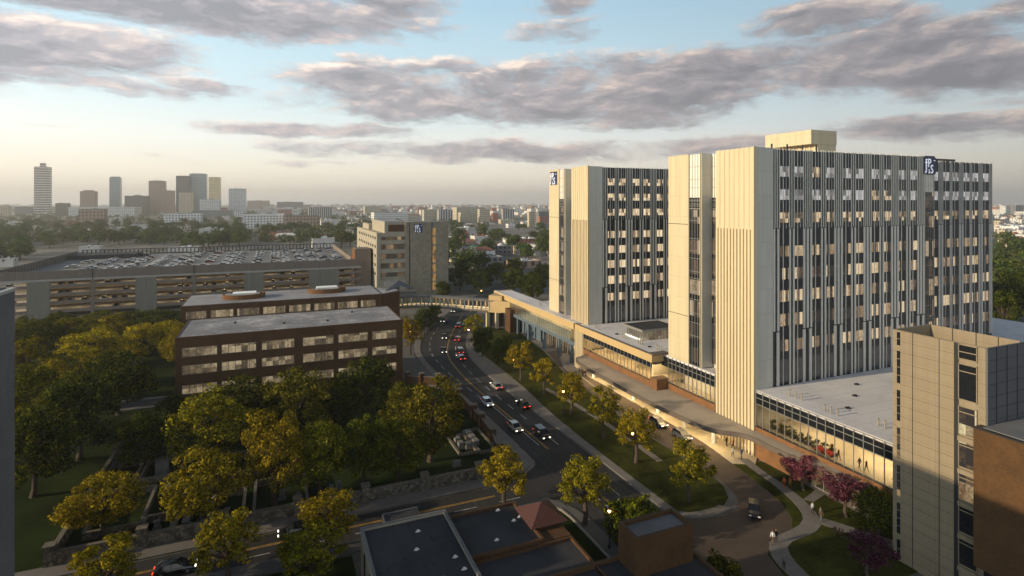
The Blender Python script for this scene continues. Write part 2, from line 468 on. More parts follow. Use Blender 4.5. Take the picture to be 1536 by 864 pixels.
wa = T.noise(P, 3.2, 4, .55); wb = T.noise(T.comb(T.math('ADD', az, 7.3), T.math('MULTIPLY', el, 3.4), 2.1), 4.5, 5, .6)
azw = T.math('ADD', az, T.math('MULTIPLY', T.math('SUBTRACT', wa, .5), .14))
elw = T.math('ADD', el, T.math('MULTIPLY', T.math('SUBTRACT', wb, .5), .06))
P2 = T.comb(azw, T.math('MULTIPLY', elw, 3.0), 0); backf = T.math('MULTIPLY_ADD', T.math('MULTIPLY', T.math('MAXIMUM', T.math('MULTIPLY', T.math('COSINE', az), -1.), 0.), T.math('MAXIMUM', T.math('MULTIPLY_ADD', el, -1.35, 1.), 0.)), 1.6, 1.)
n1 = T.noise(P2, 5.5, 7, .6)
n2 = T.noise(P2, 24, 5, .6)
n3 = T.noise(T.comb(T.math('ADD', azw, -.012), T.math('MULTIPLY', T.math('ADD', elw, .012), 3.0), 0), 5.5, 7, .6)
CLOUDS = [(250, 0, 560, 56, 1.6), (60, 66, 340, 60, 1.2), (60, 112, 270, 36, .8), (210, 134, 150, 22, .8), (580, 0, 130, 36, .9), (820, 150, 470, 54, 1), (1160, 104, 520, 56, 1.15),
          (640, 106, 170, 26, .7), (1480, 92, 260, 60, 1.1), (920, 112, 320, 42, .9), (1380, 190, 300, 26, .9), (880, 224, 230, 22, .8), (480, 196, 190, 16, .9), (560, 128, 210, 30, .8), (300, 128, 120, 16, .7),
          (730, 228, 330, 22, .95), (1235, 30, 125, 42, .8), (1345, 42, 90, 30, .7), (1480, 34, 150, 26, .7), (1525, 6, 80, 18, .7), (835, 42, 85, 28, .6), (835, 8, 70, 22, .7),
          (1505, 143, 90, 20, .7), (450, 146, 120, 19, .6), (60, 193, 80, 7, .5), (420, 243, 220, 7, .4), (1080, 214, 220, 18, .7)]
dens = None
for (px, py, rx, ry, amp) in CLOUDS:
    a0 = math.atan((px - HX) / FPX); ca = math.cos(a0)
    e0 = math.atan((HY - py) * ca / FPX)
    ra = rx / FPX * ca * ca; re = ry / FPX * ca
    u = T.math('DIVIDE', T.math('SUBTRACT', azw, a0), ra)
    v = T.math('DIVIDE', T.math('SUBTRACT', elw, e0), re)
    d2 = T.math('ADD', T.math('MULTIPLY', u, u), T.math('MULTIPLY', v, v))
    m_ = T.math('MULTIPLY', T.math('SUBTRACT', 1.0, d2), amp)
    top = T.math('MINIMUM', T.math('MAXIMUM', T.math('MULTIPLY', v, .5), -.6), .6)
    if dens is None:
        dens, topv = m_, top
    else:
        g_ = T.math('GREATER_THAN', m_, dens)
        topv = T.math('ADD', T.math('MULTIPLY', g_, top), T.math('MULTIPLY', T.math('SUBTRACT', 1., g_), topv))
        dens = T.math('MAXIMUM', dens, m_)
# scattered cloud in the part of the sky behind the viewpoint
back = T.math('MULTIPLY_ADD', T.math('COSINE', az), -.9, .1)
nb = T.noise(P, 2.2, 4, .55)
dens = T.math('MAXIMUM', T.math('MAXIMUM', dens, -1.2), T.math('ADD', T.math('MINIMUM', back, .45), T.math('MULTIPLY_ADD', nb, 3., -1.7)))
dd = T.math('ADD', T.math('MULTIPLY', dens, .85), T.math('ADD', T.math('MULTIPLY', T.math('SUBTRACT', n1, .5), 2.25), T.math('MULTIPLY', T.math('SUBTRACT', n2, .5), .8)))
alpha = T.ramp(dd, [(.06, (0, 0, 0)), (.72, (1, 1, 1))], 'EASE')
# cloud sides turned to the low sun are lit, thick undersides stay grey
light = T.math('ADD', T.math('MULTIPLY_ADD', topv, .38, .50), T.math('MULTIPLY', T.math('SUBTRACT', n1, n3), 2.6))
light = T.math('ADD', light, T.math('MULTIPLY', T.math('SUBTRACT', n2, .5), .35))
light = T.math('SUBTRACT', light, T.math('MULTIPLY', T.math('MAXIMUM', T.math('SUBTRACT', dd, .25), 0.), .30))
ccol = T.ramp(light, [(.10, (.25, .25, .275)), (.40, (.37, .35, .375)), (.60, (.56, .49, .47)), (.88, (.92, .79, .68))])
mp = T.n('ShaderNodeMapRange'); mp.inputs[1].default_value = -.8; mp.inputs[2].default_value = .8; T.l(az, mp.inputs[0])
leftw = T.ramp(mp.outputs[0], [(0., (1.62, 1.62, 1.62)), (.3, (1.42, 1.40, 1.38)), (.6, (1.12, 1.08, 1.06)), (1., (.86, .84, .84))])
ccol = T.mix(1., ccol, leftw, 'MULTIPLY'); ccol = T.mix(1., ccol, backf, 'MULTIPLY')
sc10 = T.n('ShaderNodeVectorMath'); sc10.operation = 'SCALE'; sc10.inputs[3].default_value = 1. / SKY_STRENGTH; T.l(ccol, sc10.inputs[0])
# thin high veil that evens out the clear sky: blue aloft, cream towards the horizon, brighter towards the sun
mpe = T.n('ShaderNodeMapRange'); mpe.inputs[1].default_value = 0.; mpe.inputs[2].default_value = 1.44; T.l(el, mpe.inputs[0])
veil = T.ramp(mpe.outputs[0], [(0., (.66, .62, .59)), (.012, (.80, .71, .61)), (.035, (.89, .82, .69)), (.07, (.83, .85, .81)), (.12, (.62, .77, .83)), (.25, (.38, .60, .76)), (.45, (.15, .25, .36)), (1., (.06, .11, .18))])
leftv = T.ramp(mp.outputs[0], [(0., (1.46, 1.44, 1.40)), (.3, (1.27, 1.27, 1.24)), (.55, (1.16, 1.14, 1.12)), (1., (.75, .76, .78))])
veil = T.mix(1., veil, leftv, 'MULTIPLY'); veil = T.mix(1., veil, backf, 'MULTIPLY')
scv = T.n('ShaderNodeVectorMath'); scv.operation = 'SCALE'; scv.inputs[3].default_value = 1. / SKY_STRENGTH; T.l(veil, scv.inputs[0])
base = T.mix(.93, sky.outputs[0], scv.outputs[0])
fa = T.math('MULTIPLY', T.sep(alpha)[0], .95)
skyc = T.mix(fa, base, sc10.outputs[0])
elf = T.ramp(T.math('DIVIDE', T.math('MAXIMUM', el, 0.), 1.6), [(.24, (1, 1, 1)), (.5, (.36, .37, .40))])
T.l(T.mix(1., skyc, elf, 'MULTIPLY'), bg.inputs[0])

sl = bpy.data.lights.new('sun', 'SUN'); sl.energy = 5.0; sl.angle = rad(.6); sl.color = (1., .81, .52)
so = bpy.data.objects.new('sun', sl); COL.objects.link(so)
so.rotation_euler = SUN_DIR.to_track_quat('Z', 'Y').to_euler()
so.location = (-200, 60, 200)

cam = bpy.data.cameras.new('camera'); co = bpy.data.objects.new('camera', cam); COL.objects.link(co)
co.location = (0, 0, CAMH); co.rotation_euler = (rad(90), 0, -YAW)
cam.sensor_width = 36; cam.lens = 36 * FPX / 1536
cam.shift_y = (HY - 432) / 1536
cam.clip_start = .5; cam.clip_end = 80000
sc.camera = co
sc.view_settings.view_transform = 'Standard'; sc.view_settings.look = 'None'
sc.view_settings.exposure = 0.0; sc.view_settings.gamma = 1
sc.view_settings.use_curve_mapping = False
cy = sc.cycles
cy.use_denoising = True
cy.max_bounces = 6; cy.diffuse_bounces = 3; cy.glossy_bounces = 3; cy.transmission_bounces = 4
cy.transparent_max_bounces = 10; cy.volume_bounces = 0
cy.sample_clamp_indirect = 4.0
cy.caustics_reflective = False; cy.caustics_refractive = False
cy.use_light_tree = True

HAZE = True
if HAZE:
    t = NT('haze_air'); pv = t.n('ShaderNodeVolumePrincipled')
    pv.inputs['Color'].default_value = (.97, .96, .96, 1); pv.inputs['Density'].default_value = .00016
    pv.inputs['Anisotropy'].default_value = .32
    t.l(pv.outputs[0], t.out.inputs['Volume'])
    o = MB().box(-8100, 8100, -8100, 8100, -1, 190).obj('haze', t.mat); tag(o, 'pale evening haze over the city', None, None, 'stuff')

# ------------------------------------------------------------------ ground, streets, pavements
t = NT('city_ground')
p = t.pos()
a = t.noise(p, .006, 5, .6); b = t.noise(p, .03, 4, .6); c_ = t.noise(p, .25, 3)
k = t.math('ADD', t.math('MULTIPLY', a, .5), t.math('ADD', t.math('MULTIPLY', b, .4), t.math('MULTIPLY', c_, .15)))
col = t.ramp(k, [(.36, (.045, .055, .025)), (.47, (.075, .08, .05)), (.52, (.16, .15, .14)), (.6, (.24, .22, .205)), (.7, (.13, .125, .125))])
t.done(t.bsdf(col, .95, 0, .2))
tag(MB().box(-8000, 8000, -8000, 8000, -.5, 0).obj('ground', t.mat), kind='structure')

LC = [(41.3, -20), (41.3, 76)]
LCN = [(41.6, 92), (41.4, 100), (41.2, 110), (40.6, 125), (39.6, 138), (39.2, 150), (39.8, 163), (42, 174), (46.6, 187), (52.5, 199), (59.3, 211), (68.4, 226), (80, 244), (98, 268), (125, 300), (220, 400)]
LSTR = [(41.3, -20), (41.3, 76)] + LCN
RCN = [(52, 65), (51.9, 84), (51.6, 97), (50.9, 116), (50.5, 130), (50.6, 140), (51.7, 156), (54.3, 166.6), (58, 177), (63, 189), (68.8, 202), (76.5, 219), (86.5, 237), (103, 261), (130, 293), (226, 392)]
RSTR = [(52, -20), (52, 52)] + RCN
def resample(pl, n):
    L = [0]
    for i in range(1, len(pl)): L.append(L[-1] + math.dist(pl[i], pl[i-1]))
    out = []
    for k in range(n):
        s_ = L[-1] * k / (n - 1); i = 0
        while i < len(pl) - 2 and L[i+1] < s_: i += 1
        f_ = (s_ - L[i]) / (L[i+1] - L[i] or 1)
        out.append((pl[i][0] + (pl[i+1][0]-pl[i][0])*f_, pl[i][1] + (pl[i+1][1]-pl[i][1])*f_))
    return out
def smooth(pl, it=2):
    for _ in range(it):
        q = [pl[0]]
        for a_, b_ in zip(pl, pl[1:]):
            q.append((a_[0]*.75+b_[0]*.25, a_[1]*.75+b_[1]*.25)); q.append((a_[0]*.25+b_[0]*.75, a_[1]*.25+b_[1]*.75))
        q.append(pl[-1]); pl = q
    return pl
def street_y(pl, y):
    for a_, b_ in zip(pl, pl[1:]):
        if a_[1] <= y <= b_[1]:
            f_ = (y - a_[1]) / ((b_[1]-a_[1]) or 1); return a_[0] + (b_[0]-a_[0])*f_
    return pl[-1][0]
Ls, Rs = smooth(LSTR), smooth(RSTR)
m = MB()
# asphalt of the main street, flared over the mouths of the side street and the drive
ys = [-20 + 2.5*k for k in range(int(330/2.5))]
m.strip([(street_y(Ls, y), y) for y in ys], [(street_y(Rs, y), y) for y in ys], .012)
tag(m.obj('main_street', M['asphalt']), kind='structure')
m = MB()
m.face([(-300, 77.2, .016), (33, 77.2, .016), (33, 83.1, .016), (-300, 83.1, .016)])
fl = [(33, 77.2), (36, 77.1), (38.2, 76.8), (39.8, 75), (40.8, 72.6), (41.3, 70)]
fu = [(33, 83.1), (36.5, 86.2)]
m.face([(x, y, .016) for x, y in fl] + [(x, y, .016) for x, y in ((43, 70), (43, 96), (41.3, 95), (42, 89.5), (40.8, 87), (38.5, 85.3), (36, 84), (33, 83.1))])
tag(m.obj('side_street', M['asphalt']), kind='structure')
# drive past the hospital entrance
DO = [(75.2, 152), (72.6, 140), (70.6, 131), (68.4, 112), (66.8, 98), (66.4, 87), (66.9, 78), (66.6, 71.5), (65.6, 67), (64.2, 64.6), (61.8, 63.2), (60, 62.9)]
DI = [(84, 152), (80, 140), (76.5, 130), (74.6, 121), (74.2, 106), (73.9, 94), (73.8, 84), (72.8, 76), (72, 71), (71.2, 66.5), (70.2, 62.5), (68.2, 58.6), (65, 56), (60, 55.5)]
m = MB()
a_, b_ = resample(smooth(DO, 1), 40), resample(smooth(DI, 1), 40)
m.strip(a_, b_, .02)
m.face([(50.5, 66, .0165), (50.5, 40, .0165), (60, 40, .0165), (60, 62.6, .0165), (55.2, 63.4, .0165), (53, 65.6, .0165)])
tag(m.obj('entrance_drive', M['drive']), kind='structure')
# lawns (sheets) and pavements (raised)
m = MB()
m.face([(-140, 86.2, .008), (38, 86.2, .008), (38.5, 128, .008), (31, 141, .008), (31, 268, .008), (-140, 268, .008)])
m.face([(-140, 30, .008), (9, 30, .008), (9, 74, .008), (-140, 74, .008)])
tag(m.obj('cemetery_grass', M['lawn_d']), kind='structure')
ISL = [(53.8, 66), (55.4, 64.9), (58.8, 64.6), (61.5, 65), (63.6, 66.4), (65.2, 69), (66.0, 74), (66.0, 87), (66.2, 98), (67.8, 112), (70, 131), (72, 141), (74.4, 152), (76, 165), (78, 182), (70, 190), (64, 184), (58.6, 173), (56.4, 160), (56, 140), (55.6, 124), (54.2, 110), (53.6, 90)]
m = MB().prism(ISL, .004, .13); tag(m.obj('drive_lawn', M['lawn']), kind='structure')
m = MB().prism([(80, 96), (75, 92), (75.2, 75), (77.5, 73)], .002, .004)
# pavement between the street and the drive lawn
wi = [(53.8, 66), (53.6, 90), (54.2, 110), (55.6, 124), (56, 140), (56.4, 160), (58.6, 173), (64, 184), (70, 195), (80, 216), (92, 238)]
wo_ = [(52.3, 67), (52.1, 90), (51.3, 116), (50.8, 130), (50.9, 140), (52, 156), (54.6, 166.6), (58.4, 177), (64, 190), (77, 219), (88, 240)]
m = MB().wallstrip(resample(smooth(wi, 1), 60), resample(smooth(wo_, 1), 60), 0, .15)
m.wallstrip([(52.3, 67), (52.9, 65.4), (54.4, 63.9), (57, 63.2), (59.5, 63.2), (61.8, 63.6)], [(53.8, 66.0), (54.3, 65.7), (55.4, 65.1), (57.2, 64.8), (59.5, 64.8), (60.6, 65.1)], 0, .15)
tag(m.obj('street_pavement', M['walk']), kind='structure')
# service path in the middle of the lawn (pale strip behind the street trees)
m = MB().wallstrip([(59.3, 122), (60.6, 112), (61.2, 100), (61.2, 88), (60.8, 80)], [(60.5, 122), (61.8, 112), (62.4, 100), (62.4, 88), (62, 80)], .1, .145)
tag(m.obj('lawn_path', M['walk']), kind='structure')
# entrance pavement under the canopy
m = MB().prism([(74.2, 128), (74.5, 121), (74.1, 106), (73.8, 94), (73.7, 84), (72.9, 77), (72.5, 74.3), (75.6, 72.6), (78.1, 74.6), (78.1, 100), (79, 101), (79, 134), (76.6, 131)], .004, .15)
tag(m.obj('entrance_pavement', M['entry']), kind='structure')
m = MB().prism([(72.3, 126.6), (76, 131), (79, 136), (78, 150), (72.8, 137.5), (71.2, 131)], .004, .15)
m.prism([(74.2, 137), (80.5, 137), (80.5, 148), (76.5, 148)], .151, .17)
tag(m.obj('entrance_forecourt', M['walk']), kind='structure')
# garden south of the entrance
m = MB().prism([(72.4, 74.4), (71.6, 70), (70.8, 66), (69.8, 62), (67.6, 58.2), (65, 56.1), (60.8, 55.8), (58, 53.6), (56.6, 50), (56, 44), (77.6, 44), (77.6, 73)], .004, .12)
tag(m.obj('garden_lawn', M['lawn']), kind='structure')
pth = MB()
pth.wallstrip(*[resample(smooth(q, 1), 24) for q in ([(74.6, 75.9), (73.6, 70), (72.9, 66), (71.4, 61), (69.2, 57.4), (66, 56.3), (61, 56), (58.2, 53.8), (56.8, 50), (56.3, 44)],
              [(76.2, 74.6), (74.9, 70), (74.4, 65), (73.2, 60.4), (71, 56), (67.6, 54.4), (62.4, 54.4), (60.6, 53), (59.2, 49.6), (58.4, 44)])], .1, .16)
pth.prism([(73.4, 61.3), (74.3, 60.2), (77.6, 61), (77.6, 62.6)], .1, .157)
pth.prism([(69.8, 56.2), (71.4, 57.2), (76.2, 48), (74.6, 46.6)], .1, .154)
tag(pth.obj('garden_path', M['walk']), kind='structure')
# west side pavements
m = MB()
wl = [(38.6, 93.5), (38.5, 107), (38.6, 122), (37.6, 134), (37.4, 146), (37.9, 163), (40, 175.5), (44.8, 188.6), (50.8, 201), (58, 213.2), (68, 229)]
wr = [(41.2, 93.5), (40.9, 110), (40.3, 125), (39.3, 138), (38.9, 150), (39.5, 163), (41.7, 174), (46.3, 187.2), (52.2, 199.2), (59, 211.2), (68.1, 226.2)]
m.wallstrip(resample(smooth(wl, 1), 50), resample(smooth(wr, 1), 50), 0, .15)
m.prism([(38.6, 93.5), (41.2, 93.5), (41.4, 90), (40.4, 87.6), (38.4, 86), (36, 84.8), (33, 83.9), (33, 86.1), (35.5, 88.6), (37.6, 91)], 0, .15)
m.prism([(-200, 83.4), (33, 83.4), (33, 86.1), (-200, 86.1)], 0, .15)
tag(m.obj('corner_pavement', M['walk']), kind='structure')
m = MB().prism([(29.8, 141), (36.9, 136), (37.1, 146), (37.6, 163), (39.7, 175.6), (44.5, 188.8), (50, 200), (36, 200), (30, 165)], 0, .14)
tag(m.obj('corner_plaza', M['plaza']), kind='structure')
m = MB().prism([(-200, 74.4), (36, 74.4), (37.6, 74.2), (38.6, 72.4), (38.9, 66), (38.9, 20), (41, 20), (41, 70), (40.4, 72.6), (39.4, 74.8), (37.8, 76.5), (36, 76.9), (-200, 76.9)], 0, .15)
tag(m.obj('near_pavement', M['plaza']), kind='structure')
m = MB().wallstrip([(34, 74.2), (36, 74.15), (37.4, 73.8), (38.2, 72.8), (38.55, 70.5), (38.6, 66), (38.6, 40)], [(34, 74.4), (36.1, 74.4), (37.6, 74.05), (38.55, 73), (38.85, 70.5), (38.9, 66), (38.9, 40)], 0, .3)
tag(m.obj('planting_kerb', M['kerb']), kind='structure')
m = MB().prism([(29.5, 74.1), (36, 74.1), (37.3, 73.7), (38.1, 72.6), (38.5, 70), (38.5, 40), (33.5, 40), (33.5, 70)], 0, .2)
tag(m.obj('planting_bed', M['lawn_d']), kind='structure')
# lane and back road beyond the cemetery
m = MB().wallstrip([(-140, 150), (-20.2, 145.5)], [(-140, 155), (-20.2, 150)], 0, .05)
tag(m.obj('service_lane', M['asphalt']), kind='structure')
m = MB(); m.wallstrip([(-140, 148.6), (-20.2, 144.1)], [(-140, 149.9), (-20.2, 145.4)], 0, .1); m.wallstrip([(-140, 155.1), (-20.2, 150.1)], [(-140, 156.3), (-20.2, 151.3)], 0, .1)
tag(m.obj('lane_pavement', M['walk']), kind='structure')
# painted lines
m = MB()
def dash(pl, off, y0, y1, mi=0, wd=.16):
    q = []
    for k in range(7):
        y = y0 + (y1 - y0) * k / 6
        q.append((street_y(pl, y) + off, y))
    m.strip([(x - wd/2, y) for x, y in q], [(x + wd/2, y) for x, y in q], .024, mi)
for y in [60 + 6.6*k for k in range(25)]:
    if not 76.5 < y < 90: dash(Rs, -3.3, y, y + 3.2)
for y in [94 + 6.6*k for k in range(17)]:
    dash(Ls, 2.7, y, y + 3.4) if y > 118 else None
for y0, y1 in ((94, 118), (60, 75)): dash(Rs, -6.7, y0, y1)
for y0, y1 in ((40, 74), (92, 112), (112, 132), (132, 152), (152, 172), (172, 192), (192, 214)):
    dash(Rs, -5.75, y0, y1, 1, .12); dash(Rs, -6.02, y0, y1, 1, .12)
for x0 in range(-60, 32, 7): m.box(x0, x0 + 3.4, 78.55, 78.69, .02, .024)
m.box(-120, 31, 80.28, 80.40, .02, .024, 1); m.box(-120, 31, 80.55, 80.67, .02, .024, 1)
for k, y in enumerate((86.4, 88.8, 91.2)):
    pass
for a_, b_ in zip(resample(smooth(DO, 1), 40)[8:25], resample(smooth(DO, 1), 40)[9:26]):
    m.face([(a_[0] + 2.5, a_[1], .026), (a_[0] + 2.64, a_[1], .026), (b_[0] + 2.64, b_[1], .026), (b_[0] + 2.5, b_[1], .026)])
tag(m.obj('road_markings', [M['paint'], M['paint_y']]), kind='structure')
# ------------------------------------------------------------------ signs: navy square with the white letters J P S
def letter(ch, size, parent, org, face, depth=.12, sx=1.):
    """org = lower left corner; face 'S' looks to -Y, 'W' looks to -X"""
    cu = bpy.data.curves.new('letter', 'FONT'); cu.body = ch; cu.size = size; cu.extrude = depth / 2
    to = bpy.data.objects.new('letter_tmp', cu); COL.objects.link(to)
    bpy.context.view_layer.update()
    me = bpy.data.meshes.new_from_object(to.evaluated_get(bpy.context.evaluated_depsgraph_get()))
    bpy.data.objects.remove(to)
    xs = [v.co.x for v in me.vertices]; ys_ = [v.co.y for v in me.vertices]
    x0, y0 = min(xs), min(ys_)
    for v in me.vertices:
        a_, b_, d_ = (v.co.x - x0) * sx, v.co.y - y0, v.co.z
        v.co = (org[0] + a_, org[1] + d_, org[2] + b_) if face == 'S' else (org[0] + d_, org[1] - a_, org[2] + b_)
    me.materials.clear(); me.materials.append(M['letter'])
    me.update()
    return link('letter', me, parent)

def emblem(parent, org, w, h, face):
    """org: lower left front corner seen by the viewer"""
    m = MB()
    if face == 'S': m.box(org[0], org[0] + w, org[1], org[1] + .25, org[2], org[2] + h)
    else: m.box(org[0], org[0] + .25, org[1] - w, org[1], org[2], org[2] + h)
    s = m.obj('sign', M['navy'], parent)
    def o(u, v): return (org[0] + u*w, org[1] - .03, org[2] + v*h) if face == 'S' else (org[0] - .03, org[1] - u*w, org[2] + v*h)
    letter('J', h*.92, s, o(.03, .04), face, sx=.62 * w / h * 1.15)
    letter('P', h*.74, s, o(.32, .40), face, sx=.62 * w / h * 1.25)
    letter('S', h*.74, s, o(.54, .03), face, sx=.62 * w / h * 1.2)
    mb = MB()
    def rect(u0, u1, v0, v1):
        a_, b_ = o(u0, v0), o(u1, v1)
        if face == 'S': mb.box(a_[0], b_[0], a_[1] - .06, a_[1] + .05, a_[2], b_[2])
        else: mb.box(a_[0] - .06, a_[0] + .05, b_[1], a_[1], a_[2], b_[2])
    rect(.10, .26, .84, .88); rect(.80, .94, .78, .82); rect(.38, .42, .03, .28); rect(.34, .46, .03, .07); rect(.02, .30, .66, .70)
    mb.obj('lettering', M['letter'], s)
    return s

# ------------------------------------------------------------------ hospital towers
FLOORS = [(49.6, 51.5), (45.4, 47.3), (41.25, 43.1), (35.1, 37.0), (30.95, 33.0), (26.9, 28.95), (22.5, 24.7), (17.9, 19.95)]
SEAM1, SEAM2, ROOF = 40.2, 21.6, 54.7
def fins(m, x0, npitch, y, ztop, seam1=SEAM1, seam2=SEAM2, zbot=11.8, P=8.2, first=True):
    """vertical metal fins of the dark facade: thin and dense above, broad in the middle, paired below"""
    for k in range(npitch + 1):
        b0 = x0 + k * P - .6                       # cluster centred between window pairs
        for j, dx in enumerate((0, .55, 1.1, 1.65, 2.2)):
            if k == 0 and j == 0 and first: continue
            m.box(b0 + dx, b0 + dx + .15, y - .16, y + .02, seam1 + .05, ztop, 1)
        for dx in (.05, .95, 1.85) if k or not first else (.75, 1.75):
            m.box(b0 + dx, b0 + dx + .45, y - .16, y + .02, seam2 + .1, seam1 - .05, 1)
        for dx, wd in ((-.05, .62), (1.6, .62)):
            if k == 0 and first and dx < 0: continue
            m.box(b0 + dx, b0 + dx + wd, y - .16, y + .02, zbot + .02, seam2 - .1, 1)
        m.box(b0, b0 + 2.36, y - .12, y + .02, seam1 - .05, seam1 + .05, 0)
        m.box(b0, b0 + 2.36, y - .12, y + .02, seam2 - .1, seam2 + .1, 0)
        if k == npitch: break
        g0 = x0 + k * P + 4.05
        for dx in (.05, .62, 1.2):
            m.box(g0 + dx, g0 + dx + .15, y - .15, y + .02, seam1 + .05, ztop, 1)
        for dx in (.08, 1.0):
            m.box(g0 + dx, g0 + dx + .36, y - .15, y + .02, zbot + .02, seam1 - .05, 1)
        for w0 in (x0 + k*P + 1.9, x0 + k*P + 5.5):
            m.box(w0 + .66, w0 + .78, y - .12, y + .02, zbot + .02, ztop, 1)
            m.box(w0 + 1.42, w0 + 1.48, y - .12, y + .02, seam1, ztop, 2)

def window(parent, x0, x1, y, z0, z1, mt):
    return MB().box(x0, x1, y - .07, y + .02, z0, z1).obj('window', mt, parent)

def tower(yo, label, wing):
    y0 = 75.0 + yo
    xe = 128.6 if wing else 115.
    xw = 124.6 if wing else 115.
    t = thing('hospital_tower', label, 'building', (78, y0, 0))
    m = MB()                                            # solid body: plain grey end wall, back, core
    m.box(78.4, 82.3, y0, y0 + 9.5, 0, ROOF)
    m.box(82.3, xw, y0 + .6, y0 + 23.6, 0, ROOF - .35)
    m.box(81.2, 82.4, y0 + 9.4, y0 + 14.1, 0, ROOF - .3)
    m.box(78.3, 83, y0 + 17.3, y0 + 23.65, 11.9, ROOF)
    m.box(78.6, 83, y0 + 13.9, y0 + 17.35, 11.9, ROOF - .05)
    m.obj('wall', M['greywall'], t)
    m = MB()                                            # ribbed west end: shallow ribs above the seam, deep ones below
    m.box(78.02, 78.42, y0 + .06, y0 + 9.6, 0, ROOF + .06)
    for k in range(8):
        ya = y0 + .1 + k * 1.19
        m.box(77.93, 78.03, ya, ya + .62, SEAM1, ROOF + .1)
    for k in range(12):
        ya = y0 + .16 + k * .79
        m.box(77.74, 78.03, ya, ya + .36, 0.2, SEAM1 - .1)
    m.box(77.7, 78.5, y0 - .03, y0 + .14, 0, ROOF + .14)
    m.obj('rib_panel', M['cream2'], t)
    m = MB()                                            # flat cream panels with open joints
    for z0, z1 in ((11.95, 21.5), (21.62, SEAM1 + .15), (SEAM1 + .27, ROOF + .06)):
        m.box(77.98, 78.35, y0 + 17.4, y0 + 23.66, z0, z1)
    m.obj('flat_panel', M['cream'], t)
    m = MB()
    m.box(78.0, 78.3, y0 + 17.28, y0 + 17.4, 11.95, ROOF); m.box(77.99, 78.6, y0 + 13.86, y0 + 14.0, 11.95, ROOF + .05)
    m.box(78.05, 78.3, y0 + 17.45, y0 + 23.6, 21.5, 21.62, 1); m.box(78.05, 78.3, y0 + 17.45, y0 + 23.6, SEAM1 + .15, SEAM1 + .27, 1)
    m.obj('corner_trim', [M['cream'], M['charcoal']], t)
    # two stair glass strips, bright sky reflection painted on the upper storeys
    for nm, xa, ya, yb, zb in (('stair_glazing', 78.28, y0 + 14.0, y0 + 17.28, 11.95), ('notch_glazing', 80.9, y0 + 9.6, y0 + 13.9, 12.6)):
        m = MB()
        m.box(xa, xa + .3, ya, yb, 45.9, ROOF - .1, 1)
        m.box(xa, xa + .3, ya, yb, zb, 45.86, 0)
        for z0, z1 in FLOORS[2:]:
            m.box(xa - .02, xa + .1, ya + .1, yb - .1, z0 - .6, z1 + .3, 3)
        m.box(xa - .02, xa + .1, ya + .1, yb - .1, 12.6, 15.6, 3)
        n = 4 if xa < 79 else 5
        for k in range(n + 1):
            yy = ya + (yb - ya) * k / n
            m.box(xa - .1, xa + .02, yy - .04, yy + .04, zb, ROOF - .1, 2)
        for z0, z1 in [(44.6, 44.6), (43.6, 43.6)] + FLOORS:
            for zz in (z0, z1 + .6):
                m.box(xa - .09, xa + .02, ya, yb, zz - .04, zz + .04, 2)
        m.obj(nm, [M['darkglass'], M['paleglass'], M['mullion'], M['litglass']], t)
    m = MB()
    for k in range(6):                                   # side of the notch: grey return wall with slim windows
        pass
    m.box(78.3, 80.95, y0 + 13.7, y0 + 13.9, 11.95, ROOF)
    m.obj('notch_wall', M['greywall'], t)
    # dark facade
    yf = y0 + .18
    m = MB().box(82.3, xw, yf, yf + .3, 11.6 if yo == 0 else 11.7, ROOF - .3)
    npt = 5 if wing else 4
    fins(m, 82.3, npt, yf, ROOF)
    m.obj('facade_cladding', [M['charcoal'], M['fin'], M['greyfin']], t)
    wins = []
    for z0, z1 in FLOORS:
        for k in range(npt):
            for a_ in (1.9, 5.5):
                wins.append((82.3 + k*8.2 + a_, z0, z1))
    rest = MB()
    if wing:
        wins = [(x, z0, z1, yf) for x, z0, z1 in wins]
        yw = y0 + 1.6
        for z0, z1 in FLOORS:
            for x in (129.9, 133.9, 137.1, 141.1, 144.3, 148.3):
                wins.append((x, z0, z1, yw))
    else:
        wins = [(x, z0, z1, yf) for x, z0, z1 in wins if x < 104.5]
    mt0 = M['litwin'] if wing else M['litwin_n']
    for k, (x, z0, z1, yy) in enumerate(wins):
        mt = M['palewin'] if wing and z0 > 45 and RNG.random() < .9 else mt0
        if k < 92: window(t, x, x + 2.08, yy, z0, z1, mt)
        else: rest.box(x, x + 2.08, yy - .07, yy + .02, z0, z1)
    if rest.v: tag(rest.obj('upper_wing_windows', mt0, t), kind='stuff')
    for k in range(npt):                                 # tall dark glazing of the lowest storey
        for a_ in (1.9, 5.5):
            MB().box(82.3 + k*8.2 + a_, 82.3 + k*8.2 + a_ + 2.08, yf - .05, yf + .02, 12.3, 16.4).obj('tall_window', M['blindglass'], t)
    m = MB().box(82, xw, yf + .3, y0 + 23.4, ROOF - .36, ROOF - .2)
    m.box(78.3, 82.35, y0 + .1, y0 + 9.4, ROOF - .2, ROOF + .02)
    m.obj('roof', M['roofgrey'], t)
    if wing:
        m = MB()                                         # glazed slot under the sign
        ys_ = y0 + .42
        m.box(124.62, 128.55, ys_, ys_ + .4, 11.7, 50.9, 0)
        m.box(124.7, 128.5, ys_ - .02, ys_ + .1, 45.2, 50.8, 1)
        for z0, z1 in FLOORS[1:]:
            m.box(124.75, 128.45, ys_ - .03, ys_ + .1, z0 - 1.6, z1 - .2, 3)
        for k in range(8):
            m.box(124.65 + k*.555 - .03, 124.65 + k*.555 + .03, ys_ - .1, ys_ + .05, 11.7, 50.9, 2)
        for k in range(14):
            m.box(124.65, 128.5, ys_ - .09, ys_ + .05, 12 + k*2.8, 12.06 + k*2.8, 2)
        m.obj('slot_glazing', [M['darkglass'], M['paleglass'], M['mullion'], M['litglass']], t)
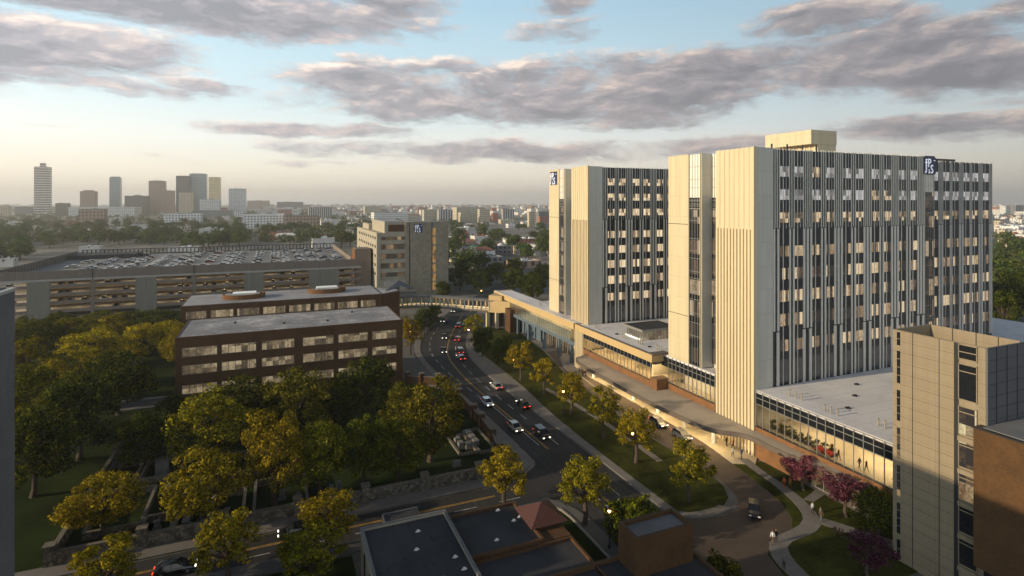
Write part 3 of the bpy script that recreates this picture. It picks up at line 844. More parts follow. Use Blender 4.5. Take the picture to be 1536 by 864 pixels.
        m = MB().box(124.6, 128.6, y0 + .83, y0 + 23, 0, ROOF - .4).box(128.6, 151.7, y0 + 2.0, y0 + 23.6, 0, 53.3)
        m.obj('wing_wall', M['charcoal'], t)
        m = MB().box(128.55, 151.75, y0 + 1.6, y0 + 2.05, 11.5, 53.8)
        W = [(128.6, 129.7), (132.2, 133.7), (136.15, 136.9), (139.4, 140.9), (143.3, 144.1), (146.6, 148.1), (150.6, 151.7)]
        yw = y0 + 1.6
        for a_, b_ in W:
            n = max(2, int((b_ - a_) / .42))
            for k in range(n + 1):
                x = a_ + (b_ - a_ - .14) * k / n
                m.box(x, x + .14, yw - .15, yw + .02, SEAM1, 53.9, 1)
            for k in range(2):
                wd = (b_ - a_) * .36
                x = a_ + (b_ - a_ - wd) * k
                m.box(x, x + wd, yw - .15, yw + .02, 15.0, SEAM1 - .1, 1)
        for x in (129.9, 133.9, 137.1, 141.1, 144.3, 148.3):
            m.box(x + .7, x + .8, yw - .11, yw + .02, 15, 53.9, 1)
        m.obj('wing_cladding', [M['charcoal'], M['greyfin'], M['greyfin']], t)
        m = MB().box(128.7, 140, y0 + 2.6, y0 + 20, 53.8, 54.5); m.obj('wing_roof', M['charcoal'], t)
        emblem(t, (124.72, y0 - .08, 50.9), 3.75, 3.5, 'S'); MB().box(124.6, 128.6, y0 + .2, y0 + 1., 50.8, 54.7).obj('sign_backing', M['charcoal'], t)
        m = MB()
        m.box(100.2, 107.6, y0 + 6.8, y0 + 18.4, 56.8, 59.7); m.box(102.2, 107.5, y0 + 6.9, y0 + 7.3, 54.3, 56.8)
        m.box(102.2, 107.5, y0 + 7.3, y0 + 18.3, 54.3, 56.8)
        m.obj('penthouse', M['cream'], t)
        m = MB()
        for k in range(9): m.box(102.05, 102.2, y0 + 7.2 + k*1.25, y0 + 7.7 + k*1.25, 54.3, 56.75)
        m.obj('penthouse_louvre', M['cream2'], t)
        m = MB()
        for x, y in ((88, 80.5), (91.5, 80), (95, 79.5), (98.2, 79)): m.cyl(x, y, 54.3, 56.2, .17, 8)
        m.obj('roof_pipe', M['steel_d'], t)
    else:
        emblem(t, (77.85, y0 + 22.9, 50.2), 4.6, 4.0, 'W')
    return t
tower(0, 'tall cream and black finned hospital tower with penthouse, largest building on the right', True)
tower(57.2, 'second cream and black finned hospital tower, standing behind the low roof with skylight box', False)

# ------------------------------------------------------------------ hospital podium
p_ = thing('hospital_podium', 'low hospital podium with pale flat roofs and glazed galleries round the tower feet', 'building', (78, 60, 0))
m = MB()
m.box(78.3, 175, 40, 75.0, 11.35, 11.8); m.box(78.3, 175, 98.7, 132.1, 11.35, 11.8); m.box(78.2, 82.3, 85, 98.7, 11.35, 11.78)
m.box(75.6, 78.3, 101.3, 134, 11.5, 11.8); m.box(76.5, 120, 155.9, 172, 10.9, 11.4); m.box(151.8, 190, 60, 110, 11.3, 11.78)
m.obj('roof', M['roofpale'], p_)
m = MB()                                                # sunlit fascia along the roof edge
m.box(75.0, 75.6, 101.2, 134.4, 10.25, 11.95); m.box(75.0, 78.6, 100.5, 101.25, 10.25, 11.95)
m.obj('roof_fascia', M['fascia'], p_)
m = MB().box(74.9, 79.2, 99.9, 101.9, 11.95, 12.15).box(74.9, 75.5, 101.9, 134.4, 11.95, 12.03); m.obj('fascia_cap', M['canopy_edge'], p_)
m = MB()                                                # brick base walls
m.box(78.0, 78.3, 40, 74.9, 3.3, 5.5); m.box(78.0, 78.3, 64.5, 74.9, 0, 3.3); m.box(78.0, 78.3, 40, 44, 0, 3.3)
m.box(78.0, 78.3, 84.75, 100.5, 3.6, 6.05); m.box(75.42, 75.75, 101.3, 130.6, 4.1, 6.1)
m.box(75.15, 78.4, 98.9, 101.28, 4.4, 7.0)
m.obj('brick_wall', M['orangebrick'], p_)
m = MB(); m.box(77.92, 78.36, 40, 74.9, 5.5, 5.62); m.box(77.92, 78.36, 84.75, 98.9, 6.05, 6.15); m.box(75.36, 75.8, 101.3, 130.6, 6.1, 6.2); m.obj('sill', M['steel_d'], p_)
# galleries: floor, back wall, ceiling (warm rooms behind clear glass)
m = MB()
m.box(78.4, 92, 40, 74.7, 5.2, 5.45); m.box(75.8, 88, 101.3, 130.5, 5.2, 5.45); m.box(78.4, 82.2, 85.2, 100.9, 5.2, 5.45)
m.obj('gallery_floor', M['entry'], p_)
m = MB()
m.box(91.7, 92, 40, 74.7, 5.45, 11.3); m.box(78.4, 92, 39.8, 40, 0, 11.3)
m.obj('gallery_wall', M['soffit'], p_)
m = MB(); m.box(87.7, 88, 101.2, 131.6, 5.45, 11.3); m.box(78.4, 88, 131.6, 131.8, 5.45, 11.3)
for y in (106, 112.5, 119.5, 126): m.box(79.5, 87.7, y, y + .3, 5.45, 9.4)
m.obj('gallery_wall', M['soffit'], p_)
m = MB(); m.box(88, 88.3, 40.1, 66, 0, 5.15); m.box(78.4, 88, 63.8, 64, 0, 3.3)
m.obj('lobby_wall', M['soffit'], p_)
m = MB(); m.box(79.6, 91.6, 40.1, 74.6, 9.4, 9.6); m.box(76.4, 87.6, 101.4, 130.5, 9.4, 9.6); m.box(79.6, 82.1, 85.2, 98.6, 9.4, 9.6); m.obj('gallery_ceiling', M['soffit'], p_)
m = MB()                                                # dark clerestory glass over the lit glass
m.box(78.12, 78.22, 40, 74.85, 9.5, 11.33); m.box(75.5, 75.6, 101.3, 130.6, 8.9, 10.24); m.box(78.12, 78.22, 84.75, 101.2, 9.3, 11.36)
m.obj('clerestory', M['darkglass'], p_)
m = MB()
m.box(75.52, 75.57, 101.3, 130.6, 6.2, 8.9)
for y0, y1, z0, z1 in ((40, 74.85, 5.62, 9.5), (84.75, 98.9, 6.15, 9.3), (44, 64.4, .3, 3.3)):
    m.box(78.14, 78.2, y0, y1, z0, z1)
m.obj('gallery_glazing', M['clear'], p_)
m = MB()
def mull(y0, y1, z0, z1, n, zs, xo=0):
    for k in range(n + 1):
        y = y0 + (y1 - y0) * k / n
        m.box(77.98 + xo, 78.12 + xo, y - .05, y + .05, z0, z1)
    for zz in zs: m.box(78.0 + xo, 78.12 + xo, y0, y1, zz - .05, zz + .05)
mull(40, 74.8, 5.62, 11.75, 23, (9.5, 11.7, 10.6)); mull(101.4, 130.5, 6.2, 10.24, 20, (8.9,), -2.62); mull(84.85, 98.8, 6.15, 11.7, 11, (9.3, 10.5)); mull(44, 64.4, .3, 3.3, 14, (3.2, .4))
m.obj('mullion_frame', M['mullion'], p_)
m = MB()                                                # lantern roof light
m.box(80.6, 91, 111.6, 119.4, 13.9, 14.5, 0, 1)
m.box(81.2, 90.6, 112.2, 118.8, 11.8, 13.9, 2)
for k in range(10): m.box(81.1, 81.2, 112.2 + k*.73, 112.28 + k*.73, 11.8, 13.9, 0)
for k in range(12): m.box(81.2 + k*.85, 81.28 + k*.85, 112.1, 112.2, 11.8, 13.9, 0)
m.obj('roof_lantern', [M['mullion'], M['roofdark'], M['litstrip']], p_)
m = MB().box(80.7, 80.95, 113, 119, 11.8, 12.05); m.obj('strip_lamp', M['coollight'], p_)
for x, y in ((81.2, 70.5), (81.2, 69.3), (81.2, 68.1), (80.4, 63.2), (80.4, 62.1), (80.4, 61.0), (82.5, 56), (82.5, 55), (77.6, 128), (77.6, 127.2), (77.6, 126.4), (78.4, 116.8), (78.4, 116), (78.4, 115.2),
             (78.4, 110.2), (78.4, 109.4), (78.4, 108.6), (79.2, 104.2), (79.2, 103.4), (79.2, 102.6), (78, 163), (78, 162.2), (78, 161.4)):
    MB().cyl(x, y, 11.78, 12.75, .11, 8).cyl(x, y, 12.75, 12.9, .17, 8).obj('vent_pipe', M['tin'], p_)
for x, y in ((91, 66), (84.5, 62.5), (97, 70), (90, 55), (78.6, 120), (78.6, 106.6)):
    MB().box(x, x + .8, y, y + .25, 11.8, 12.05).box(x + .2, x + .5, y - .3, y + .5, 11.8, 11.98).obj('roof_drain', M['steel_d'], p_)
m = MB().box(86, 100, 103.2, 103.5, 11.8, 12.2); m.obj('roof_upstand', M['canopy_edge'], p_)
# ribbed pylon and link to the sky bridge
m = MB(); m.box(75.4, 78.2, 130.6, 135.0, 0, 10.4)
for k in range(6): m.box(75.2, 75.42, 130.75 + k*.74, 131.1 + k*.74, 0, 10.35)
m.obj('ribbed_pylon', M['cream2'], p_)

lk = thing('link_building', 'long glazed link with sunlit fascia on blue columns, from the second tower to the bridge', 'building', (76, 165, 0))
m = MB(); m.box(74.9, 75.5, 134.9, 196, 10.3, 12.0); m.box(74.9, 82, 195.5, 196, 10.3, 12.0); m.obj('roof_fascia', M['fascia'], lk)
m = MB().box(75.5, 82, 135.2, 195.5, 11.4, 11.85); m.box(75.2, 75.9, 134.9, 196, 12.0, 12.08); m.obj('roof', M['roofpale'], lk)
m = MB().box(75.6, 82, 135.2, 186, 5.6, 6.3).box(75.45, 75.6, 135.2, 186, 5.55, 6.5); m.obj('floor_slab', M['blue_col'], lk)
m = MB().box(81.7, 82, 135.2, 186, 6.3, 10.6); m.box(76, 82, 185.7, 186, 6.3, 10.6); m.obj('back_wall', M['soffit'], lk)
m = MB().box(76, 81.6, 136, 185, 10.5, 10.62); m.obj('ceiling', M['soffit'], lk)
m = MB().box(75.9, 75.96, 135.2, 182, 6.5, 10.2); m.obj('glazing', M['clear'], lk)
m = MB()
for k in range(36): m.box(75.78, 75.9, 135.3 + k*1.32, 135.4 + k*1.32, 6.4, 10.2)
m.box(75.78, 75.9, 135.2, 182, 9.4, 9.5); m.box(75.7, 75.9, 135.2, 182, 10.2, 10.5)
m.obj('mullion_frame', M['mullion'], lk)
for y in (138.2, 145.4, 155.4, 166.8, 175.6):
    MB().box(75.9, 76.7, y, y + .8, .05, 5.6).obj('column', M['blue_col'], lk)
m = MB().box(79.8, 80.1, 136, 163, .1, 5.6); m.obj('entrance_wall', M['litstrip'], lk)
m = MB()
for k in range(19): m.box(79.5, 79.8, 136 + k*1.45, 136.4 + k*1.45, .1, 5.6)
m.obj('entrance_frame', M['canopy_edge'], lk)
m = MB().box(78.6, 82, 163.2, 184, .1, 5.6); m.obj('rear_wall', M['blue_col'], lk)
m = MB().box(74.2, 77.8, 178.2, 182.6, 0, 8.0); m.obj('brick_pier', M['brownbrick'], lk)

# sky bridge over the street
br = thing('sky_bridge', 'covered footbridge with many upright frames crossing over the curving street', 'bridge', (58, 200, 0))
BP = [(36, 210.2), (40.5, 209.6), (51.2, 208.4), (56, 205), (61, 200.2), (66, 195.2), (72.8, 188.4)]
bl = [(x - 1.1, y - 1.3) for x, y in BP]
def offset(pl, d):
    out = []
    for k, p in enumerate(pl):
        a_ = pl[max(k-1, 0)]; b_ = pl[min(k+1, len(pl)-1)]
        L = math.dist(a_, b_); out.append((p[0] - (b_[1]-a_[1])/L*d, p[1] + (b_[0]-a_[0])/L*d))
    return out
BPr = resample(smooth(BP, 2), 54)
oL, oR = offset(BPr, 1.7), offset(BPr, -1.7)
def slab(z0, z1, w_):
    m = MB(); a_, b_ = offset(BPr, w_), offset(BPr, -w_)
    m.wallstrip(a_, b_, z0, z1)
    for k in range(len(a_)-1): m.face([(*a_[k], z0), (*a_[k+1], z0), (*b_[k+1], z0), (*b_[k], z0)])
    return m
slab(5.7, 6.35, 1.75).obj('deck', M['canopy_edge'], br)
slab(9.45, 9.85, 1.85).obj('roof', M['canopy_edge'], br)
slab(9.86, 9.98, 1.5).obj('roof_membrane', M['roofmid'], br)
slab(9.36, 9.42, .5).obj('strip_lamp', glow('bridge_strip_glow', (1, .80, .48), 12.), br)
for off in (1.68, -1.68):
    m = MB(); q = offset(BPr, off)
    for a_, b_ in zip(q, q[1:]): m.bar(a_, b_, .06, 6.35, 6.8)
    m.obj('rail_panel', M['soffit'], br)
for side in (oR, oL):
    for k in range(1, 53, 2) if side is oR else range(1, 53, 4):
        x, y = side[k]; x2, y2 = side[k+1]
        f_ = .36 / math.dist((x, y), (x2, y2))
        MB().bar((x, y), (x + (x2-x)*f_, y + (y2-y)*f_), .3, 6.3, 9.47).obj('frame_post', M['fascia'] if k > 22 and k % 4 == 1 else M['blue_col'], br)
m = MB().bar((70.2, 188.6), (73.6, 185.2), .3, 5.7, 9.9); m.bar((73.6, 185.2), (76, 182.6), .3, 5.9, 9.9); m.obj('end_panel', M['fascia'], br)
for x, y, w_, mt in ((70.6, 190.6, 1.1, 'cream'), (72.4, 192.2, 1.3, 'blue_col'), (72.6, 186.6, 1.1, 'cream'), (39.5, 211, 1.2, 'canopy_edge'), (42.2, 209.4, .9, 'blue_col')):
    MB().box(x - w_/2, x + w_/2, y - w_/2, y + w_/2, 0, 5.75).obj('pier', M[mt], br)
m = MB().box(73.2, 76.2, 189, 193.5, 0, 9); m.obj('stair_core', M['brownbrick'], br)
m = MB().prism([(70.4, 189), (74, 185.4), (79, 190.4), (75.2, 194)], 9.9, 11.6); m.obj('lift_head', M['fascia'], br)

# curved entrance canopy
cp = thing('entrance_canopy', 'long curved flat canopy over the lamp-lit hospital entrance drive', 'canopy', (73, 100, 0))
CO = [(75.38, 129.2), (73.6, 128.6), (71.2, 127.6), (70.4, 124), (69.9, 116), (69.7, 106), (69.7, 96), (70.0, 89), (70.5, 83), (71.2, 79.4), (72.6, 77), (74.4, 75.6), (75.5, 73.6), (75.3, 69), (75.8, 64), (76.8, 58), (77.9, 52.5)]
cs = smooth(CO, 2)
poly = cs + [(77.97, 52.5), (77.97, 74.7), (77.68, 74.7), (77.68, 84.8), (77.97, 84.8), (77.97, 98.85), (75.1, 98.85), (75.1, 101.3), (75.38, 101.3)]
m = MB().prism(poly, 4.30, 4.72, 0); m.obj('canopy_roof', M['canopy'], cp)
m = MB()
for a_, b_ in zip(cs, cs[1:]):
    if math.dist(a_, b_) > .01: m.bar(a_, b_, .16, 3.95, 4.78)
m.obj('canopy_edge', M['canopy_edge'], cp)
m = MB().prism([(75.3, 128.6), (72.2, 126.8), (70.9, 123), (70.4, 108), (70.3, 94), (71.2, 82), (72.4, 78.4), (75, 76.2), (77.6, 76.2), (77.6, 98.8), (75, 98.8)], 4.2, 4.29); m.obj('soffit', M['soffit'], cp)
for y in (124.7, 115.8, 107.3, 98.5, 90.1, 82):
    MB().cyl(75.1, y, .14, 4.25, .36, 14).obj('column', M['white'], cp)
for y in (126, 121, 116.5, 112, 107.5, 103, 98.5, 94, 89.5, 85, 80.5):
    MB().cyl(73.2, y, 4.13, 4.2, .45, 10).obj('downlight', M['downlight'], cp)
for ch, y, z in (('T', 123.0, 2.85), ('T', 121.4, 2.85), ('C', 119.8, 2.85)):
    lo_ = letter(ch, 1.35, cp, (69.7, y, z), 'W', .14, .9); lo_.data.materials[0] = M['darkletter']

def area(name, x, y, z, sx, sy, p, col=(1, .76, .42)):
    l = bpy.data.lights.new(name, 'AREA'); l.shape = 'RECTANGLE'; l.size = sx; l.size_y = sy; l.energy = p; l.color = col
    o = bpy.data.objects.new(name, l); COL.objects.link(o); o.location = (x, y, z); return o
for y in (121, 108, 95, 82.5): area('canopy_light', 73.6, y, 4.1, 3, 10, 700, (1, .72, .34))
for y in (47, 57, 67): area('gallery_light', 84.5, y, 9.3, 8, 8, 950, (1, .82, .5))
for y in (106, 116, 126): area('gallery_light', 79.5, y, 9.3, 5, 8, 750, (1, .74, .38))
area('gallery_light', 80.6, 92, 9.2, 2, 12, 500, (1, .82, .5))
for y in (143, 158, 173): area('link_light', 79, y, 10.4, 3, 12, 1000, (1, .82, .5))
area('lobby_light', 83, 54, 3.1, 6, 16, 600, (1, .8, .5))
area('forecourt_light', 77.6, 145, 5.4, 2, 16, 350, (1, .78, .46))
# ------------------------------------------------------------------ brown brick office block beside the cemetery
def strip_windows(parent, spans, y, rows, mt, cap=100):
    for z0, z1 in rows:
        for a_, b_ in spans:
            w_ = MB().box(a_, b_, y - .05, y + .05, z0, z1).obj('window', mt, parent)
            m = MB(); n = max(3, round((b_ - a_) / 1.3))
            for k in range(n + 1):
                x = a_ + (b_ - a_) * k / n; m.box(x - .05, x + .05, y - .1, y - .05, z0, z1)
            m.box(a_ - .06, b_ + .06, y - .12, y - .05, z1, z1 + .08); m.box(a_ - .06, b_ + .06, y - .16, y - .05, z0 - .1, z0)
            m.obj('frame', M['canopy_edge'], w_)

def hollow_block(parent, x0, x1, y0, y1, z1, wall, roof, par=.5, th=.3):
    m = MB()
    m.box(x0, x1, y0, y0 + th, 0, z1); m.box(x0, x1, y1 - th, y1, 0, z1); m.box(x0, x0 + th, y0 + th, y1 - th, 0, z1); m.box(x1 - th, x1, y0 + th, y1 - th, 0, z1)
    m.obj('wall', M[wall], parent)
    return MB().box(x0 + th, x1 - th, y0 + th, y1 - th, z1 - par - .4, z1 - par).obj('roof', M[roof], parent)

bk = thing('brick_office_block', 'brown brick office block with lit ribbon windows and pale mottled roof, nearest the cemetery trees', 'building', (5, 141, 0))
r_ = hollow_block(bk, -20, 29.5, 141, 161.5, 15.5, 'brownbrick', 'roofmottle', .12)
strip_windows(bk, [(-18.7, -11.9), (-11.0, -4.0), (-2.8, 4.1), (6, 12.9), (14, 20.9), (22, 27.9)], 140.98, [(11.2, 13.1), (7.35, 9.25), (3.1, 4.95)], M['litstrip'])
for x, y in ((2, 148), (12, 147), (-9, 153), (19, 156)):
    MB().cyl(x, y, 15.3, 15.75, .3, 10).obj('roof_vent', M['steel_d'], r_)
bk2 = thing('brick_office_block', 'brown brick building with two round drums on its roof, behind the nearer brick block', 'building', (5, 195, 0))
m = MB().box(-26.2, 33.6, 195, 216, 0, 13.5); m.prism([(33.6, 196), (41, 201), (41, 206), (33.6, 214)], 0, 13.2)
m.obj('wall', M['brownbrick'], bk2)
m = MB().box(-25.8, 33.2, 195.4, 215.6, 13.5, 13.62); m.prism([(33.7, 197), (40.6, 201.4), (40.6, 205.6), (33.7, 213)], 13.2, 13.35); m.obj('roof', M['roofgrey'], bk2)
strip_windows(bk2, [(-24.8, -19.4), (-18.2, -12), (-10.9, -4.6), (-3.5, 3), (4.1, 10.6), (11.8, 18.2), (19.2, 25.6), (26.6, 31.6)], 194.98, [(9.6, 11.7), (5.4, 7.5), (1.4, 3.5)], M['litstrip'])
for cx, cy_ in ((-9.4, 204.6), (16.6, 207)):
    m = MB(); pts = [(cx + 6.2*math.cos(a_), cy_ + 4.6*math.sin(a_)) for a_ in [rad(-200 + 12*k) for k in range(21)]]
    for a_, b_ in zip(pts, pts[1:]): m.bar(a_, b_, .35, 13.5, 15.1)
    d_ = m.obj('drum_wall', M['redbrick'], bk2)
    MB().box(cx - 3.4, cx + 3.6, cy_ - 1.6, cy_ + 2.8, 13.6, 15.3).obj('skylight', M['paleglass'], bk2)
m = MB()
m.face([(36, 201, 13.4), (43.5, 212, 13.4), (44, 217, 14.9), (38.5, 217, 14.9)]); m.face([(44, 217, 14.9), (43.5, 212, 13.4), (50, 214, 11), (50, 218, 11.5)])
m.box(38.5, 44, 216.6, 217, 10, 14.85); m.box(43.4, 49.8, 213, 217, 9.9, 11); m.obj('entrance_roof', M['roofmid'], bk2)

# ------------------------------------------------------------------ parking garage
gx0, gx1, gy0, gy1 = -98.0, 37.2, 271.0, 378.0
ga = thing('parking_garage', 'wide concrete parking garage with lit decks and cars on its roof', 'building', (-30, 271, 0))
DK = [2.2, 5.5, 8.7, 11.9]
m = MB()
for z in DK: m.box(gx0, gx1, gy0 + .5, gy1, z - .35, z)
m.box(gx0, gx1, gy0 + .5, gy1, 14.6, 15.4); m.box(gx0, gx1, gy0 + .5, gy1, 0, .1)
m.obj('deck', M['deck'], ga)
m = MB().box(gx0, gx1, gy0, gy0 + .35, 14.95, 18.3); m.obj('roof_parapet', M['garage'], ga)
m = MB().box(gx0, gx1, gy0 - .2, gy0 + .3, 14.2, 14.94); m.obj('parapet_ledge', M['garage_l'], ga)
m = MB()
for z in DK + [-.6]: m.box(gx0, gx1, gy0 + .1, gy0 + .4, z - .35, z + .85)
m.obj('spandrel', M['garage'], ga)
for a_, b_ in ((-87.8, -80.6), (-52.5, -45.1), (-12.5, -4.5), (14, 27)):
    MB().box(a_, b_, gy0 - .05, gy0 + .9, 0, 14.2).obj('pillar', M['garage_p'], ga)
for x in (-66.9, -31.6, 33, -97.6):
    MB().box(x - .6, x + .6, gy0 - .03, gy0 + .9, 0, 14.2).obj('slim_pillar', M['garage'], ga)
for x in (-66.9, -31.6): MB().box(x - .12, x + .12, gy0 - .3, gy0, 14.2, 18.4).obj('drain_pipe', M['steel_d'], ga)
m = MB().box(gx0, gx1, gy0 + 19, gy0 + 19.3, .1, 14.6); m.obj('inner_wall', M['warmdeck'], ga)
m = MB()
for z in (4.9, 8.1, 11.3, 14.4):
    for x in range(-94, 36, 9): m.box(x, x + 4.5, gy0 + 9, gy0 + 9.5, z, z + .1)
m.obj('deck_lamp', glow('deck_lamp_glow', (1, .72, .36), 16.), ga)
m = MB()                                               # screened parapets round the roof deck
MB().box(gx0, gx0 + .3, gy0 + .4, 366, 15.4, 18.2).obj('side_parapet', M['garage'], ga); MB().box(gx1 - 3, gx1 - 2.7, gy0 + 14, gy1 - .4, 15.4, 18.0).obj('side_parapet', M['garage'], ga)
m = MB(); n = 66
for k in range(n):
    x = gx0 + (gx1 - 3 - gx0) * k / n; m.box(x, x + .5, gy1 - .3, gy1, 15.4, 18.4)
m.box(gx0, gx1 - 3, gy1 - .35, gy1 + .05, 18.2, 18.6); m.box(gx0, gx1 - 3, gy1 - .35, gy1 + .05, 15.4, 16.0)
m.obj('roof_screen', M['steel_d'], ga)
m = MB().box(gx0 - .04, gx0 + .34, gy0 + 2, gy0 + 100, 18.3, 18.62)
for k in range(30):
    y = gy0 + 3 + k*3.2; m.box(gx0 - .05, gx0 + .35, y, y + .6, 15.4, 18.6)
m.obj('roof_screen', M['steel_d'], ga)
m = MB().box(gx0 + 1, gx0 + 30, 352, 366, 15.4, 17.6); m.obj('ramp_wall', M['roofdark'], ga)
m = MB().box(gx1 - 2.4, 42, gy0 + 2, gy0 + 13, 0, 22.3).box(gx1 - 2.2, 41.8, gy0 + 2.2, gy0 + 12.8, 22.3, 22.9); m.obj('stair_tower', M['garage'], ga)
m = MB().box(gx1 - 2.55, gx1 - 2.38, gy0 + 2, gy0 + 13, 17, 22.6); m.obj('stair_cladding', M['redbrick'], ga)

# ------------------------------------------------------------------ stone hospital building with emblem
M['dimwin'] = litwin('dim_lit_glass', 1.8, 4.3, (.05, .04, .03), (.24, .15, .08), (.6, .42, .22), s=.5, spare=.4)
st = thing('stone_hospital_building', 'pale stone hospital building with navy emblem and slot of amber windows, beyond the bridge', 'building', (60, 263, 0))
m = MB().box(58.2, 77, 263, 272, 0, 35.6).box(56.2, 58.2, 262.8, 285, 0, 35.7)
m.obj('stone_wall', M['tanstone'], st)
m = MB().box(77, 77.3, 263.4, 272, 0, 35.4); m.obj('end_wall', M['limestone'], st)
m = MB()
for z in (13.8, 18.2, 22.6, 27, 30.4): m.box(44, 56.2, 262.9, 264.2, z - 1.5, z + .2)
m.box(43, 44.6, 262.6, 330, 0, 30.8); m.box(44.6, 56.2, 264.2, 330, 0, 30.6); m.box(46.8, 56.2, 264, 300, 30.6, 35.8); m.box(44, 56.2, 262.9, 264.2, 3.5, 9); m.box(45, 47, 300, 322, 30.6, 33.6)
m.obj('wall', M['limestone'], st)
m = MB().box(46.9, 56.1, 264.1, 299.8, 35.8, 35.95).box(58.4, 76.8, 263.2, 271.8, 35.6, 35.75).box(44.8, 56, 300.2, 329.8, 30.6, 30.72); m.obj('roof', M['roofgrey'], st)
for z in (10.2, 14.2, 18.6, 23, 27.3):
    MB().box(45.2, 55.8, 264.0, 264.19, z, z + 2.2).obj('window', M['dimwin'], st)
for z in (3.0, 7.2, 11.6, 16, 20.3, 24.7, 29):
    MB().box(69.3, 70.9, 262.9, 263.05, z, z + 3.6).obj('amber_window', litwin('amber_glass', 1.6, 4.4, (.3, .15, .05), (.5, .27, .09), (.75, .45, .16), s=.42, spare=.1) if 'amber_glass' not in bpy.data.materials else bpy.data.materials['amber_glass'], st)
m = MB().box(68.9, 69.28, 262.86, 263.05, 2, 35.2).box(58.0, 58.3, 262.7, 263.0, 2, 35.4); m.obj('dark_joint', M['steel_d'], st)
m = MB().box(48.5, 55.8, 263.7, 263.99, 31.2, 34.4); m.obj('penthouse_louvre', M['brownbrick'], st)
for r, z in enumerate((27.6, 23.6, 19.4, 15.2, 11)):
    for k in range(9):
        MB().box(42.93, 43.05, 265.5 + k*6.6, 268.3 + k*6.6, z, z + 1.3).obj('side_window', M['darkglass'], st)
emblem(st, (60.6, 262.7, 30.6), 3.7, 4.0, 'S')

# ------------------------------------------------------------------ panelled block at the right edge, with its brick annexe
M['dimslit'] = litwin('dim_slit_glass', .4, 1., (.02, .015, .01), (.16, .09, .04), (.5, .33, .15), s=.6, spare=.45)
rb = thing('panelled_block', 'tan panelled building with stacked corner windows at the right edge of the picture', 'building', (78, 40, 0))
m = MB()
m.box(72.2, 79.3, 36.95, 46.8, 0, 27.2, 1, 2)
m.box(71.98, 72.2, 36.9, 47, 0, 28.95)
m.box(72.2, 79.4, 46.8, 47.0, 27.2, 28.95); m.box(79.2, 79.4, 37.2, 46.8, 27.2, 28.95)
m.obj('panel_wall', [M['tan'], M['tan'], M['roofmid']], rb)
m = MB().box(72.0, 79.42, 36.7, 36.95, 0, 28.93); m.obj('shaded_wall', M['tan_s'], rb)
m = MB()
for y in (44.6, 41.6): m.box(71.95, 71.98, y - .03, y + .03, 0, 28.96)
for k in range(22):
    z = 28.9 - k * 1.33
    m.box(71.955, 71.98, 40.0, 46.05, z - .009, z + .009); m.box(71.955, 71.98, 46.5, 47, z - .009, z + .009); m.box(71.955, 71.98, 36.9, 37.5, z - .009, z + .009)
for x in (73.6, 75.6, 77.6): m.box(x - .03, x + .03, 36.66, 36.7, 0, 28.9)
for k in range(22): m.box(72, 79.4, 36.67, 36.7, 28.9 - k*1.33 - .015, 28.9 - k*1.33 + .015)
for y in (39.3, 41.6, 44.2): m.box(79.16, 79.2, y - .04, y + .04, 27.2, 28.95)
m.obj('panel_joint', M['steel_d'], rb)
m = MB().box(71.9, 72.05, 39.55, 40.0, 0, 28.9); m.obj('corner_channel', M['charcoal'], rb)
PAIRS = [(27.05, 28.75), (22.3, 26.4), (17.6, 21.5), (12.9, 16.8), (8.2, 12.1), (3.5, 7.4), (.5, 2.8)]
for z0, z1 in PAIRS:
    w_ = MB().box(71.93, 72.0, 46.08, 46.46, z0, z1).obj('slit_window', M['darkglass'] if z0 > 14 or z0 < 5 else M['dimslit'], rb)
    m = MB(); n = 2 if z1 - z0 < 2.4 else 4
    for k in range(n + 1): m.box(71.9, 71.93, 46.08, 46.46, z0 + (z1-z0)*k/n - .03, z0 + (z1-z0)*k/n + .03)
    m.obj('frame', M['tan'], w_)
lamp_m = litwin('lit_flat_glass', .9, 2.2, (.02, .012, .008), (.20, .11, .05), (.9, .75, .42), s=.8, spare=.35)
for q, (z0, z1) in enumerate([(27.2, 28.8), (22.6, 26.6), (18.6, 21.8), (14.9, 18.0), (11.2, 14.3), (7.5, 10.6), (3.8, 6.9)]):
    w_ = MB().box(71.9, 72.0, 37.75, 39.5, z0, z1).obj('corner_window', lamp_m if 1 < q < 5 else M['darkglass'], rb)
    m = MB()
    for y in (37.7, 39.5): m.box(71.84, 71.92, y - .04, y + .04, z0 - .1, z1 + .1)
    for zz in (z0, z0 + (z1 - z0) * (.5 if q == 0 else .8), z1): m.box(71.84, 71.92, 37.7, 39.5, zz - .05, zz + .05)
    if q > 1: m.box(71.7, 71.95, 37.6, 39.54, z0 - .75, z0 - .2)
    m.obj('frame', M['tan'], w_)
ba = thing('brick_annexe', 'rust brick wall block projecting in front of the tan panelled building', 'building', (85, 30, 0))
m = MB().box(70.5, 120, 2, 37.3, 5.2, 20.25); m.obj('brick_wall', M['rustbrick'], ba)
m = MB().box(71, 120, 2, 36.6, 0, 5.15); m.obj('ground_glazing', M['darkglass'], ba)
m = MB().box(70.45, 120, 1.9, 37.35, 20.26, 20.4); m.obj('coping', M['steel_d'], ba)
m = MB().box(71, 119.6, 2.4, 36.6, 20.41, 20.5); m.obj('roof', M['roofmid'], ba)

